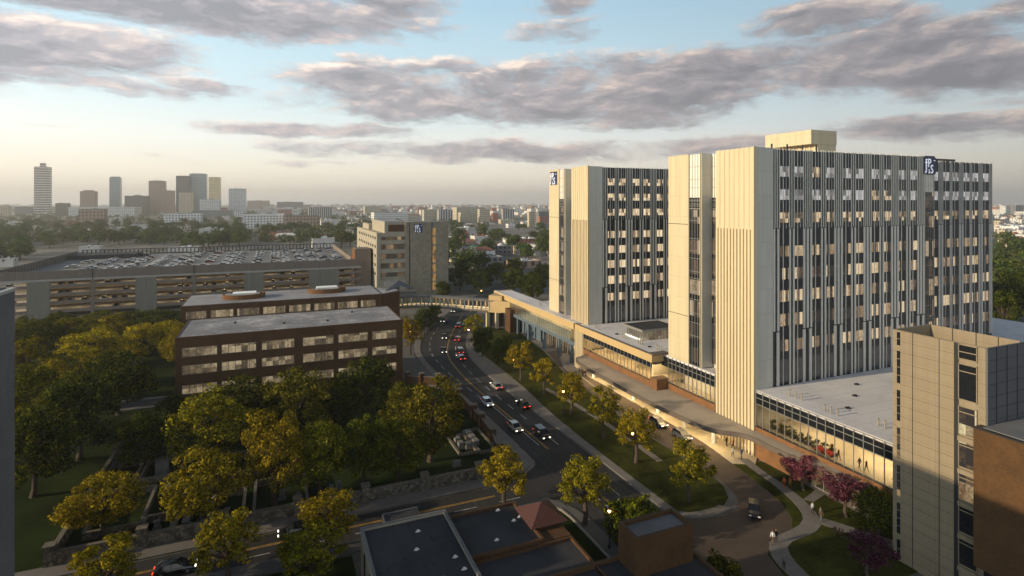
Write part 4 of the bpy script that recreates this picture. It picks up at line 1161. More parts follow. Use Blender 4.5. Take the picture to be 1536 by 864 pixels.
# ------------------------------------------------------------------ grey block at the left edge
lb = thing('grey_tower_block', 'plain dark grey tower block at the left edge of the picture', 'building', (-30, 40, 0))
m = MB().box(-44, -20.1, 22, 59.6, 0, 37.6); m.obj('wall', M['roofmid'], lb)
m = MB().box(-44.1, -20, 21.9, 59.7, 37.6, 37.85); m.obj('coping', M['greyfin'], lb)
m = MB().box(-43.6, -20.5, 22.4, 59.2, 37.86, 37.9); m.obj('roof', M['roofdark'], lb)
for k in range(8):
    MB().box(-40 + k*2.6, -38.6 + k*2.6, 59.58, 59.66, 5, 34).obj('window_strip', M['darkglass'], lb)

# ------------------------------------------------------------------ low building at the bottom edge
bb = thing('low_flat_roofed_building', 'low building with stepped dark flat roofs and small red pyramid roof, by the street corner', 'building', (20, 62, 0))
m = MB()
def rim(x0, x1, y0, y1, zr, zp, th=.3, mi=0, roof=None):
    m.box(x0, x1, y0, y0 + th, 0, zp, mi); m.box(x0, x1, y1 - th, y1, 0, zp, mi); m.box(x0, x0 + th, y0 + th, y1 - th, 0, zp, mi); m.box(x1 - th, x1, y0 + th, y1 - th, 0, zp, mi)
rim(9.6, 20.2, 38, 70.4, 4.9, 5.25)
rim(20.25, 29.7, 60.6, 69.8, 4.3, 4.75, .3, 1); m.box(29.7, 33.3, 60.6, 63.2, 0, 4.4, 1)
rim(20.25, 33.3, 38, 60.5, 3.9, 4.35, .3, 1)
rim(27.2, 44.8, 38, 54.8, 4.1, 4.55, .35, 1)
m.box(12.8, 17.4, 70.45, 74.0, 0, 4.2)
m.obj('wall', [M['limestone'], M['brownbrick']], bb)
m = MB()
m.box(9.9, 19.9, 38.3, 70.1, 4.5, 4.95); m.box(20.5, 29.4, 60.9, 69.5, 3.9, 4.4); m.box(20.5, 33, 38.3, 60.2, 3.6, 4.0); m.box(33.0, 44.4, 38.4, 54.4, 3.7, 4.2); m.box(12.9, 17.3, 70.5, 73.9, 4.21, 4.27)
m.obj('roof', M['roofdark'], bb)
m = MB(); m.box(12.75, 17.45, 73.9, 74.05, 4.2, 4.45); m.box(12.75, 12.9, 70.45, 74.05, 4.2, 4.45); m.box(9.55, 20.25, 70.1, 70.45, 5.26, 5.34); m.box(9.55, 9.9, 38, 70.1, 5.26, 5.34); m.box(19.9, 20.24, 38, 70.1, 5.26, 5.34)
m.obj('roof_edge', M['roofmid'], bb)
m = MB(); ap = (31.5, 65.3, 6.5)
q = [(28.9, 62.6), (34.0, 62.6), (34.0, 68), (28.9, 68)]
for k in range(4): m.face([(*q[k], 4.9), (*q[(k+1) % 4], 4.9), ap])
m.face([(*q[k], 4.88) for k in (3, 2, 1, 0)])
m.obj('pyramid_roof', M['tile'], bb)
m = MB().box(29.4, 33.5, 63.2, 67.5, 0, 4.85); m.obj('corner_pavilion', M['brownbrick'], bb)
m = MB(); m.box(36.1, 43.7, 51, 54.6, 0, 8.0)
m.box(36.1, 43.7, 51, 51.35, 8, 8.5); m.box(36.1, 43.7, 54.25, 54.6, 8, 8.5); m.box(36.1, 36.45, 51.35, 54.25, 8, 8.5); m.box(43.35, 43.7, 51.35, 54.25, 8, 8.5)
bx = m.obj('roof_house', M['rustbrick'], bb)
MB().box(36.5, 43.3, 51.4, 54.2, 8.0, 8.08).obj('roof_house_top', M['roofmid'], bx)
for y in (66.5, 62.5, 58.5): MB().box(9.54, 9.62, y, y + .9, 1.2, 4).obj('slit_window', M['darkglass'], bb)
for x, y, z in ((16, 67.5, 4.95), (15, 64, 4.95), (16.5, 58, 4.95), (13, 58.5, 4.95), (18.7, 61, 4.95), (19, 58.6, 4.95), (28, 66, 4.4), (24.5, 63, 4.4), (27, 69, 4.4), (29, 66.5, 4.4), (26, 50, 4.0)):
    MB().cyl(x, y, z, z + .22, .16, 8).box(x - .3, x + .3, y - .06, y + .06, z, z + .1).obj('roof_vent', M['white'], bb)

# ------------------------------------------------------------------ cemetery walls, plots and monuments
def stonewall(label, pts, h=1.5, th=.5, pil=None, grp=None, mt='stone'):
    o = thing('stone_wall', label, 'wall', (*pts[0], 0), grp)
    m = MB(); c_ = MB()
    for a_, b_ in zip(pts, pts[1:]):
        m.bar(a_, b_, th, 0, h); c_.bar(a_, b_, th + .12, h, h + .12)
    m.obj('wall_body', M[mt], o); c_.obj('coping', M['capstone'], o)
    for x, y in (pil or []):
        pr = MB().box(x - .55, x + .55, y - .55, y + .55, 0, h + .8).obj('gate_pillar', M[mt], o)
        MB().box(x - .65, x + .65, y - .65, y + .65, h + .8, h + .98).obj('cap', M['capstone'], pr)
    return o
stonewall('long rubble stone wall with square pillars along the side street pavement', [(-25.7, 86.2), (33, 86.6)], 1.7, .5, [(x, 86.4) for x in (-25.7, -16, -6.5, 3.0, 12.5, 21.5, 30.5)])
stonewall('rubble wall running back from the side street along the west side of the cemetery', [(-25.7, 87), (-25.6, 118)], 1.6, .5, [(-25.6, 118)])
stonewall('wall with capped pillars along the main street pavement beside the cemetery', [(36.2, 92), (37.7, 100), (38.1, 106.5), (38.3, 122), (37.3, 132)], 1.9, .4, [(36.3, 92.2), (37.4, 98.4), (38.1, 106.3), (38.2, 111.5), (38.3, 122), (37.3, 132)], mt='brownbrick')
stonewall('brick wall with gate pillars between the corner plaza and the cemetery', [(37.0, 135), (31, 138.4), (30, 140.4)], 1.8, .4, [(37, 135), (33.4, 137.2), (30.4, 139.6)], mt='brownbrick')
PLOTS = [(-25, -20.6, 103, 113.5, 'beside the west wall'), (-19.8, -14.2, 105.2, 112.6, 'enclosing the big grey tomb'), (-23.5, -17, 91, 102, 'behind the tree by the west wall'), (-16.6, -13, 87.6, 92.4, 'close to the side street wall'),
         (-12.6, -9.2, 87.6, 95.5, 'next to the narrow row of slabs'), (-8.4, -4.2, 88, 96, 'beneath the golden trees'), (-2.8, 4.4, 88, 97.5, 'in the middle of the front row'), (-13.5, -8.5, 97.5, 103.5, 'open lawn plot behind the front row'),
         (30.2, 33.4, 95.5, 103.5, 'with four headstones near the street wall'), (33.8, 36.8, 95, 105, 'grassed plot next to the street wall pillars'), (-6.8, -.5, 102, 110, 'half hidden under the tall tree')]
for x0, x1, y0, y1, wd in PLOTS:
    low = x0 > 20
    stonewall('low %s grave plot wall %s' % ('kerb' if low else 'rubble', wd), [(x0, y0), (x1, y0), (x1, y1), (x0, y1), (x0, y0)], .35 if low else 1.0, .3, None, 'grave plot walls', 'capstone' if low else 'stone')
TB = [(-17.2, 108.5, 1.9, 1.4, 2.0, 'big grey box tomb inside its walled plot'), (-15.2, 100, .9, .5, 1.7, 'upright slab on the open lawn between plots'), (-22, 114.5, .8, .5, 1.8, 'upright stone near the west wall corner'),
      (-17, 115.5, .8, .6, 1.7, 'upright stone under the dark tree'), (-12.4, 115, 1.2, .7, 2.3, 'tall stone behind the walled tombs'), (-11.4, 89.5, .8, 1.4, .9, 'front slab of the narrow row'), (-11.3, 92, .8, 1.4, .9, 'middle slab of the narrow row'),
      (-11.2, 94.3, .8, 1.2, .9, 'rear slab of the narrow row'), (-6.3, 89.6, .7, .5, 1.3, 'small headstone by the side street wall'), (31.3, 98.8, .9, 1.2, 1.0, 'first box tomb of the kerbed street-side plot'), (31.3, 101, .9, 1.2, 1.0, 'second box tomb of the kerbed street-side plot'),
      (32.5, 98.2, .9, 1.2, .9, 'low box tomb at the kerb of the street-side plot'), (34.4, 99.4, .9, 1.5, .7, 'front slab in the grassed plot'), (34.4, 101.5, .9, 1.5, .7, 'middle slab in the grassed plot'), (34.4, 103.6, .9, 1.5, .7, 'rear slab in the grassed plot'),
      (1, 92, .8, .5, 1.6, 'pale headstone in the middle front plot'), (3.2, 90.2, .7, .4, 1.5, 'second headstone in the middle front plot'), (8, 91, .7, .4, 1.4, 'lone headstone right of the front plots'), (9.2, 91.6, .7, .4, 1.4, 'twin headstone right of the front plots'),
      (28.5, 92, 1.2, .5, .9, 'fallen slab near the street corner wall'), (-15, 90.4, .7, .5, 1.1, 'small stone in the plot by the side street'), (13, 108, 1, .5, 1.2, 'stone in the shade of the olive trees')]
for x, y, a_, b_, h, lab in TB:
    o = thing('tombstone', lab, 'tombstone', (x, y, 0), 'cemetery monuments')
    MB().box(x - a_/2 - .15, x + a_/2 + .15, y - b_/2 - .15, y + b_/2 + .15, 0, .22).obj('plinth', M['capstone'], o)
    m = MB()
    if h > 1.3 and b_ < .9: m.prism([(x - a_/2, y - b_/2), (x + a_/2, y - b_/2), (x + a_/2, y + b_/2), (x - a_/2, y + b_/2)], .2, h - .2).box(x - a_/2 + .1, x + a_/2 - .1, y - b_/2, y + b_/2, h - .2, h)
    else: m.box(x - a_/2, x + a_/2, y - b_/2, y + b_/2, .2, h).box(x - a_/2 - .06, x + a_/2 + .06, y - b_/2 - .06, y + b_/2 + .06, h, h + .1)
    m.obj('stone', M['tombstone'], o)

# ------------------------------------------------------------------ street lamps (lit)
def lamp_proto():
    o = thing('street_lamp', '', 'street lamp')
    MB().cyl(0, 0, 0, .5, .16, 10).cyl(0, 0, .5, 4.6, .075, 8, 0, .055).obj('pole', M['steel_d'], o, local=True)
    h = MB().cyl(0, 0, 4.6, 4.72, .2, 10).cyl(0, 0, 5.15, 5.35, .3, 10, 0, .05).obj('lamp_cap', M['steel_d'], o, local=True)
    m = MB(); m.tube([(0, 0, 4.72), (0, 0, 4.8), (0, 0, 4.95), (0, 0, 5.1), (0, 0, 5.15)], [.1, .17, .2, .16, .1], 10)
    m.obj('globe', M['lampglow'], o, smooth=True, local=True)
    return o
lp0 = None
for k, (px, py, lab) in enumerate([(616, 497, 'on the corner plaza by the brick block'), (702.8, 494.6, 'in the yellow tree where the street curves'), (770, 540, 'in the golden tree above the second lawn stretch'), (845, 587, 'in the tree facing the canopy middle'),
                                   (949, 650, 'in the tree facing the canopy south end'), (914, 766, 'above the bushy tree beside the low building'), (722, 436, 'beyond the bridge at the end of the street'), (702, 420, 'beyond the bridge among dark trees')]):
    x, y, d_ = at(px, py, 4.95)
    lp = lp0 or lamp_proto()
    if lp0: lp = copy_tree(lp0)
    lp0 = lp0 or lp
    lp.location = (x, y, 0)
    tag(lp, 'lit street lamp ' + lab, 'street lamp', 'street lamps')
for (px, py) in ((655, 592), (675, 590), (770, 575), (693, 585)): pass
# ------------------------------------------------------------------ trees
def leaf_cloud(seed, clumps, per, leaf, crad):
    """clumps: list of centres (x, y, z); leaves as small folded quads round each centre, denser at its skin"""
    g = np.random.default_rng(seed)
    C = np.repeat(np.array(clumps, float), per, axis=0)
    n = len(C)
    d = g.normal(size=(n, 3)); d /= np.linalg.norm(d, axis=1)[:, None]
    rr = np.repeat(crad * g.uniform(.6, 1.3, len(clumps)), per) * g.uniform(.25, 1.0, n) ** .5
    p = C + d * rr[:, None] * np.array([1, 1, .75])
    nrm = d * 1.1 + g.normal(size=(n, 3)) * .42 + np.array([0, 0, .2])
    nrm /= np.linalg.norm(nrm, axis=1)[:, None]
    a = np.cross(nrm, g.normal(size=(n, 3))); a /= np.linalg.norm(a, axis=1)[:, None]
    b = np.cross(nrm, a)
    s = leaf * g.uniform(.6, 1.3, n)[:, None]
    v = np.stack([p - a*s, p - b*s*.55 + nrm*s*.15, p + a*s, p + b*s*.55 + nrm*s*.15], 1).reshape(-1, 3)
    return v

def quad_mesh(name, v, mat):
    me = bpy.data.meshes.new(name)
    n = len(v) // 4
    me.vertices.add(len(v)); me.vertices.foreach_set('co', v.astype(np.float32).ravel())
    me.loops.add(n * 4); me.loops.foreach_set('vertex_index', np.arange(n * 4, dtype=np.int32))
    me.polygons.add(n); me.polygons.foreach_set('loop_start', np.arange(0, n * 4, 4, dtype=np.int32))
    me.update(calc_edges=True)
    me.materials.append(mat)
    return me

def tree_meshes(seed, h, r, base, mat, n_cl, per, leaf, shape='round', lean=0):
    """tapered trunk with limbs out to the clumps + leaf crown; h total height, r crown radius, base crown underside"""
    g = random.Random(seed)
    cl = []
    ch = h - base
    for k in range(n_cl):
        while True:
            x, y, z = g.uniform(-1, 1), g.uniform(-1, 1), g.uniform(0, 1)
            if shape == 'round': lim = math.sqrt(max(0, 1 - ((z - .42) / .60) ** 2))
            elif shape == 'vase': lim = (.45 + .75 * z) if z < .62 else math.sqrt(max(0, 1 - ((z - .62) / .40) ** 2))
            else: lim = (1 - z) ** .6 * .95 + .05
            q = math.hypot(x, y)
            if q < lim and (q > lim * .45 or z > .6 or g.random() < .25): break
        wob = 1 + .18 * math.sin(3 * math.atan2(y, x) + seed) + .12 * g.uniform(-1, 1)
        cl.append((x * r * .84 * wob, y * r * .84 * wob, base + ch * (.08 + .86 * z * (1 + .06 * math.sin(2.2 * x + seed)))))
    v = leaf_cloud(seed, cl, per, leaf, r * .225)
    crown = quad_mesh('crown', v, mat)
    m = MB(); tr = .028 * h + .02
    fork = base + ch * .16
    m.tube([(0, 0, -.1), (0, 0, .25), (.04*r, .02*r, base*.6), (0, .03*r, fork)], [tr*1.6, tr*1.15, tr, tr*.8], 8)
    for k in sorted(cl, key=lambda c: g.random())[:max(7, n_cl // 4)]:
        mid = (k[0]*.4 + g.uniform(-.2, .2), k[1]*.4 + g.uniform(-.2, .2), fork + (k[2] - fork) * .55)
        m.tube([(0, .03*r, fork - .3), mid, k], [tr*.5, tr*.3, tr*.09], 5)
    tm = bpy.data.meshes.new('trunk'); tm.from_pydata(m.v, [], m.f); tm.materials.append(M['bark']); tm.update()
    return tm, crown

TM = {}
def tree_type(key):
    if key not in TM:
        kind, var = key
        if kind == 'street': TM[key] = tree_meshes(100 + var, 9.5, 3.4, 2.6, M['leaf_gold'], 58, 115, .155)
        elif kind == 'gold': TM[key] = tree_meshes(200 + var, 11, 5.0, 2.6, M['leaf_gold'], 84, 115, .185)
        elif kind == 'olive': TM[key] = tree_meshes(300 + var, 11, 5.2, 2.2, M['leaf_olive'], 84, 115, .19)
        elif kind == 'dark': TM[key] = tree_meshes(400 + var, 11, 5.6, 1.6, M['leaf_green'], 96, 115, .20)
        elif kind == 'pink': TM[key] = tree_meshes(500 + var, 5.5, 2.9, 1.5, M['leaf_pink'], 52, 60, .13, 'vase')
        elif kind == 'bush': TM[key] = tree_meshes(600 + var, 4.2, 2.8, .3, M['leaf_olive'], 55, 100, .16)
    return TM[key]
DIMS = {'street': (9.5, 3.4), 'gold': (11, 5.0), 'olive': (11, 5.2), 'dark': (11, 5.6), 'pink': (5.5, 2.9), 'bush': (4.2, 2.8)}
NAME = {'street': 'street_tree', 'gold': 'golden_tree', 'olive': 'olive_green_tree', 'dark': 'dark_green_tree', 'pink': 'blossom_tree', 'bush': 'bush'}
tcount = 0
def tree_at(x, y, h, w_, kind, label, tint=(1, 1, 1), z=0, grp=None):
    global tcount
    var = tcount % 4
    tcount += 1
    tm, cm = tree_type((kind, var))
    H0, R0 = DIMS[kind]
    o = thing(NAME[kind], label, 'bush' if kind == 'bush' else 'tree', (x, y, z), grp)
    rz = RNG.uniform(0, 6.28); ex = RNG.uniform(.9, 1.1)
    for nm, me in (('trunk', tm), ('crown', cm)):
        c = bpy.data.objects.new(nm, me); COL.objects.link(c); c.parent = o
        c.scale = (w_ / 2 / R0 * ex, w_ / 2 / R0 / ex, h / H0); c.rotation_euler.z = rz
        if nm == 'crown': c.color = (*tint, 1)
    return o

def tree_px(px, base, top, wpx, kind, label, tint=None, z=0, grp=None):
    x, y, d = at(px, base, z)
    if not tint and kind in ('street', 'gold'): tint = (RNG.uniform(.84, 1.08), RNG.uniform(.92, 1.03), 1)
    tint = tint or (RNG.uniform(.84, 1.08), RNG.uniform(.94, 1.08), 1)
    hgt = (base - top) / FPX * d
    return tree_at(x, y, hgt, wpx / FPX * d, kind, label, tint, z, grp)

S = 'trees along the street and drive'
for a in [(1033, 752, 656, 72, 'street', 'golden street tree at the south tip of the drive lawn'),
          (954, 695, 612, 62, 'street', 'golden street tree with lit lamp in it opposite the canopy south end'),
          (905, 658, 580, 56, 'street', 'darker street tree between the lamp-lit golden trees on the drive lawn'),
          (857, 622, 555, 50, 'street', 'golden lamp-lit street tree opposite the middle of the canopy'),
          (816, 593, 534, 40, 'street', 'greener street tree opposite the north end of the canopy'),
          (781, 571, 514, 44, 'street', 'bright golden street tree with lamp near the ribbed pylon'),
          (753, 553, 499, 36, 'dark', 'small dull green street tree next to the blue link columns'),
          (723, 536, 488, 38, 'dark', 'dark round street tree on the lawn where the street bends'),
          (711, 512, 470, 34, 'street', 'bright yellow tree at the inside of the street bend'),
          (616, 533, 476, 34, 'street', 'yellow and green tree on the plaza against the brick office block'),
          (636, 502, 460, 34, 'dark', 'dark green pavement tree in front of the bridge'),
          (651, 490, 456, 24, 'dark', 'small dark tree at the pavement under the bridge'),
          (757, 762, 670, 78, 'street', 'golden tree at the near corner of the side street crossing'),
          (877, 788, 684, 82, 'street', 'golden tree on the corner pavement right of the pyramid roof'),
          (945, 812, 742, 84, 'bush', 'dark rounded tree growing behind the brick roof house'),
          (497, 822, 730, 92, 'street', 'golden tree at the side street kerb, furthest along from the corner'),
          (468, 872, 790, 112, 'street', 'golden green tree beside the wall of the low flat roofed building'),
          (340, 880, 768, 100, 'street', 'golden tree in front of the stone wall, next to the parked dark car'),
          (160, 900, 812, 104, 'street', 'dim golden tree cropped by the bottom edge near the grey block')]:
    tree_px(*a, grp=S)
G_ = 'cemetery trees'
for a in [(155, 806, 708, 116, 'gold', 'golden tree inside the west wall of the cemetery'), (304, 790, 672, 128, 'gold', 'large golden tree in front of the walled grave plots'),
          (412, 760, 612, 112, 'gold', 'tall golden tree with bare trunk in the front row of the cemetery'), (480, 748, 630, 104, 'gold', 'golden tree immediately right of the tall bare-trunked one'),
          (312, 700, 588, 126, 'gold', 'broad golden tree in front of the brick office block'), (545, 730, 618, 96, 'olive', 'dull green tree in the centre of the cemetery'), (598, 722, 624, 92, 'olive', 'dull green tree left of the kerbed plots'),
          (645, 692, 566, 118, 'olive', 'big sunlit olive tree beside the main street wall'), (610, 660, 574, 80, 'olive', 'olive tree by the gate pillars at the plaza'), (446, 660, 548, 118, 'olive', 'big dark olive tree covering the brick office block base'), (366, 650, 560, 122, 'dark', 'dark tree in front of the brick block west part'),
          (552, 628, 532, 92, 'dark', 'round dark tree against the right part of the brick block'), (216, 700, 618, 92, 'dark', 'low dark tree by the west cemetery wall corner'), (500, 640, 566, 70, 'dark', 'dark tree tucked between the olive tree and the round dark one'),
          (262, 640, 590, 70, 'dark', 'small dark tree left of the broad golden tree')]:
    tree_px(*a, grp=G_)
W_ = 'grove between the cemetery and the garage'
for a in [(50, 745, 606, 140, 'dark', 'dark tree with pale trunks beside the grey block'), (118, 690, 556, 120, 'dark', 'large dark tree in the middle of the grove'), (40, 668, 540, 120, 'olive', 'green tree touching the grey block edge, second up'),
          (178, 622, 522, 104, 'dark', 'big dark round tree by the service lane'), (92, 612, 530, 100, 'olive', 'yellow-topped tree in the left middle of the grove', (1.7, 1.45, 1)), (40, 590, 508, 80, 'olive', 'yellowish tree against the grey block, third up', (1.6, 1.4, 1)),
          (138, 552, 490, 82, 'gold', 'brightest yellow tree of the grove, left one of the bright row', (1.5, 1.5, 1)), (212, 545, 482, 70, 'gold', 'bright yellow tree in the middle of the bright row', (1.5, 1.45, 1)), (252, 534, 478, 56, 'gold', 'yellow tree close to the brick block west wall', (1.4, 1.4, 1)),
          (176, 536, 470, 74, 'olive', 'olive tree behind the bright yellow row', (1.6, 1.4, 1)), (112, 528, 470, 78, 'olive', 'olive tree in front of the garage pillar', (1.4, 1.3, 1)), (60, 540, 478, 78, 'dark', 'dark tree in front of the garage, left of the pillar'), (36, 534, 474, 50, 'olive', 'tree in front of the garage at the grey block edge'),
          (238, 512, 462, 60, 'dark', 'dark tree against the garage, next to the brick building'), (200, 506, 462, 56, 'dark', 'dark tree against the lit garage decks'), (152, 508, 464, 56, 'olive', 'green tree below the garage drain pipe'), (88, 508, 466, 56, 'dark', 'dark tree at the foot of the garage pillar'),
          (264, 560, 490, 44, 'gold', 'narrow yellow tree beside the brick block corner'), (70, 700, 586, 110, 'olive', 'olive tree behind the pale-trunked dark tree')]:
    tree_px(*a, grp=W_)
B_ = 'blossom trees in the garden'
tree_px(1205, 735, 680, 68, 'pink', 'bright pink blossom tree by the lit ground floor windows', (1, 1, 1), .1, B_)
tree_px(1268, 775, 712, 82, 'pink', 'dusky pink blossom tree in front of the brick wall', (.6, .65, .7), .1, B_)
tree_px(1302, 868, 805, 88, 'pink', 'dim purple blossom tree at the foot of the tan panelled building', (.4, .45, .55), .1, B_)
tree_px(1316, 812, 730, 72, 'dark', 'evergreen tree standing against the tan panelled building', (1.3, 1.25, 1.1), .1)
tree_at(47.6, 50.6, 4.2, 5.2, 'bush', 'bushy tree right of the brick roof house', (.9, .9, 1)); tree_at(46.6, 46.2, 3.6, 3.8, 'bush', 'smaller bush at the bottom edge, right of the low building', (.8, .85, 1))
# trees beyond the bridge
for a in [(690, 436, 392, 40, 'dark', 'dark tree right of the stone hospital building'), (722, 440, 398, 46, 'dark', 'dark tree with lamp in front, beyond the bridge'), (664, 450, 420, 30, 'dark', 'dark bush-like tree at the foot of the stone building'),
          (800, 452, 404, 50, 'dark', 'dark tree left of the second tower'), (770, 440, 400, 44, 'dark', 'dark tree behind the link roof'), (815, 430, 392, 34, 'olive', 'yellow-lit tree touching the second tower'),
          (745, 420, 392, 34, 'olive', 'small yellow tree beyond the bridge end'), (706, 408, 384, 34, 'olive', 'olive tree in front of the flat dark sheds'), (772, 412, 386, 32, 'olive', 'olive tree above the link roof'),
          (1516, 470, 400, 56, 'dark', 'dark tree at the right edge beyond the tower wing'), (1504, 500, 432, 46, 'dark', 'lower dark tree at the right edge'), (1536, 440, 392, 50, 'olive', 'olive tree cropped by the right edge')]:
    x, y, d = at(a[0], a[1]); tree_at(x, y, (a[1]-a[2])/FPX*d, a[3]/FPX*d, a[4], a[5], (.9, 1, 1), 0, 'trees beyond the bridge')

# ------------------------------------------------------------------ cars
def car_proto(suv=False):
    L, W, hb, ht = (4.7, 1.9, 1.05, 1.72) if suv else (4.6, 1.82, .92, 1.42)
    x1 = L / 2
    o = thing('car', '', 'car')
    st = [(-x1, .74, .62, .42), (-x1 + .12, .86, .86, .30), (-x1 + .6, .95, hb, .24), (-.9, .99, hb + .02, .22), (.4, .99, hb + .01, .22), (1.0, .98, hb - .03, .22), (x1 - .55, .93, hb - .14, .24), (x1 - .12, .84, .62, .28), (x1, .70, .52, .36)]
    m = MB(); n = 10; i0 = 0
    for x, hw, zt, zb in st:
        w_ = hw * W / 2
        prof = [(-w_*.94, zb), (-w_, zb + .18), (-w_, zt - .22), (-w_*.92, zt - .04), (-w_*.6, zt), (w_*.6, zt), (w_*.92, zt - .04), (w_, zt - .22), (w_, zb + .18), (w_*.94, zb)]
        m.v += [(x, y, z) for y, z in prof]
    for k in range(len(st) - 1):
        for q in range(n):
            q2 = (q + 1) % n
            m.f.append((k*n + q, (k+1)*n + q, (k+1)*n + q2, k*n + q2)); m.m.append(0)
    m.f += [tuple(range(n)), tuple(range((len(st)-1)*n, len(st)*n))[::-1]]; m.m += [0, 0]
    xr0, xr1 = (-x1 + .55, .62) if suv else (-1.35, .28)       # roof ends
    xb0, xb1 = (-x1 + .25, 1.25) if suv else (-2.0, 1.15)
    hw = W / 2 * .92; hr = W / 2 * .74
    # roof skin and pillars
    m.box(xr0 - .03, xr1 + .03, -hr - .02, hr + .02, ht - .05, ht)
    for sy in (-1, 1):
        for (xa, xt) in ((xb0, xr0), (xb1, xr1), (-.35, -.35)):
            m.tube([(xa, sy*hw*.985, hb - .04), (xt, sy*hr, ht - .03)], [.05, .045], 5)
    m.obj('body', M['car_grey'], o, smooth=False, local=True)
    g = MB()
    q0 = [(xb0, -hw*.97, hb - .05), (xb1, -hw*.97, hb - .05), (xb1, hw*.97, hb - .05), (xb0, hw*.97, hb - .05)]
    q1 = [(xr0, -hr*.97, ht - .04), (xr1, -hr*.97, ht - .04), (xr1, hr*.97, ht - .04), (xr0, hr*.97, ht - .04)]
    for k in range(4): g.face([q0[k], q0[(k+1) % 4], q1[(k+1) % 4], q1[k]])
    g.obj('window', M['darkglass'], o, local=True)
    for sx in (-1, 1):
        for sy in (-1, 1):
            wx, wy = sx * (L/2 - .88), sy * (W/2 - .11)
            wh = MB().tube([(wx, wy - .11, .33), (wx, wy + .11, .33)], .33, 14).obj('wheel', M['tyre'], o, local=True)
            MB().tube([(wx, wy - .125, .33), (wx, wy + .125, .33)], .2, 10).obj('rim', M['rim'], wh, local=True)
    for sy in (-1, 1):
        MB().box(x1 - .14, x1 + .01, sy*W*.33 - .17, sy*W*.33 + .17, .56, .70).obj('headlight', M['headlamp'], o, local=True)
        MB().box(-x1 - .02, -x1 + .1, sy*W*.33 - .17, sy*W*.33 + .17, .66, .80).obj('taillight', M['taillamp'], o, local=True)
    return o
protos = {}
def car(x, y, heading, colour, label, suv=False, z=.02, grp='cars on the street', lit=True):
    """heading: direction of travel in degrees, 90 = up the street"""
    if suv not in protos: o = protos[suv] = car_proto(suv)
    else: o = copy_tree(protos[suv])
    o.location = (x, y, z); o.rotation_euler.z = rad(heading)
    o['label'] = label; o['group'] = grp
    for c in o.children:
        if c.name.startswith('body'):
            c.material_slots[0].link = 'OBJECT'; c.material_slots[0].material = M['car_' + colour]
        if not lit and c.name.startswith(('headlight', 'taillight')):
            c.material_slots[0].link = 'OBJECT'; c.material_slots[0].material = M['head_off' if c.name.startswith('head') else 'tail_off']
    return o
for a in [(43.4, 117.5, -90, 'white', 'white saloon driving towards the crossing along the cemetery wall'), (43.7, 102.4, -90, 'beige', 'beige saloon with headlights behind the white one, nearest the crossing'),
          (50.2, 113.2, 90, 'black', 'black saloon showing red tail lights on the far lane by the lawn', False), (49.3, 127.2, 90, 'silver', 'silver saloon driving away up the street on the lane by the lawn')]:
    car(*a)
car(47.1, 97.4, -90, 'black', 'black off-roader with headlights on at the centre line', True)
for x, y, hd, c_, lab, s_ in [(48.9, 154.2, 88, 'grey', 'grey car with tail lights just before the street bend', False), (46.4, 163.4, -98, 'black', 'dark car coming round the bend on the left lane', False), (50.7, 160.8, 84, 'black', 'black car entering the bend beside the grey one', True),
                              (51.6, 180, -110, 'black', 'dark car in the middle of the bend', False), (54.6, 175.4, 66, 'red', 'dark red car in the middle of the bend driving away', False), (61, 194, 58, 'black', 'dark car past the bend on the right lane', True),
                              (58.4, 205, -120, 'blue', 'dark blue car at the left kerb before the bridge', False), (67.6, 222, -122, 'grey', 'grey car coming out from under the bridge', False)]:
    car(x, y, hd, c_, lab, s_)
car(71.3, 93.4, -92, 'grey', 'grey saloon stopped in the entrance drive under the trees', z=.03)
car(71.6, 86.6, -94, 'grey', 'second grey saloon, at the south end of the entrance canopy', z=.03)
car(63.9, 61.6, 226, 'black', 'black saloon turning out of the entrance drive by the lawn tip', False, .03, lit=False)
car(-11.2, 79.0, 0, 'black', 'black saloon on the side street in front of the stone wall', lit=True)
car(2.6, 81.6, 180, 'black', 'dark car on the side street between two golden trees')
# garage cars: small in the picture, one mesh each
def small_car():
    m = MB()
    m.prism([(-2.2, -.85), (2.2, -.85), (2.3, 0), (2.2, .85), (-2.2, .85), (-2.3, 0)], .3, .85, 0)
    q0 = [(-1.9, -.8, .85), (1.1, -.8, .85), (1.1, .8, .85), (-1.9, .8, .85)]; q1 = [(-1.3, -.64, 1.4), (.3, -.64, 1.4), (.3, .64, 1.4), (-1.3, .64, 1.4)]
    for k in range(4): m.face([q0[k], q0[(k+1) % 4], q1[(k+1) % 4], q1[k]], 1)
    m.face(q1, 0)
    for sx in (-1.4, 1.4):
        for sy in (-.82, .82): m.tube([(sx, sy - .1, .32), (sx, sy + .1, .32)], .32, 8, 2)
    me = bpy.data.meshes.new('small_car'); me.from_pydata(m.v, [], m.f)
    for mt in (M['car_grey'], M['darkglass'], M['tyre']): me.materials.append(mt)
    me.polygons.foreach_set('material_index', m.m); me.update()
    return me
SCM = small_car()
PAL = ['white', 'white', 'silver', 'silver', 'black', 'black', 'grey', 'grey', 'blue', 'red', 'bronze', 'beige']
def gcar(x, y, z, rz, col, label, grp):
    o = bpy.data.objects.new('parked_car', SCM); COL.objects.link(o)
    o.location = (x, y, z); o.rotation_euler.z = rad(rz)
    o.material_slots[0].link = 'OBJECT'; o.material_slots[0].material = M['car_' + col]
    tag(o, label, 'car', grp)
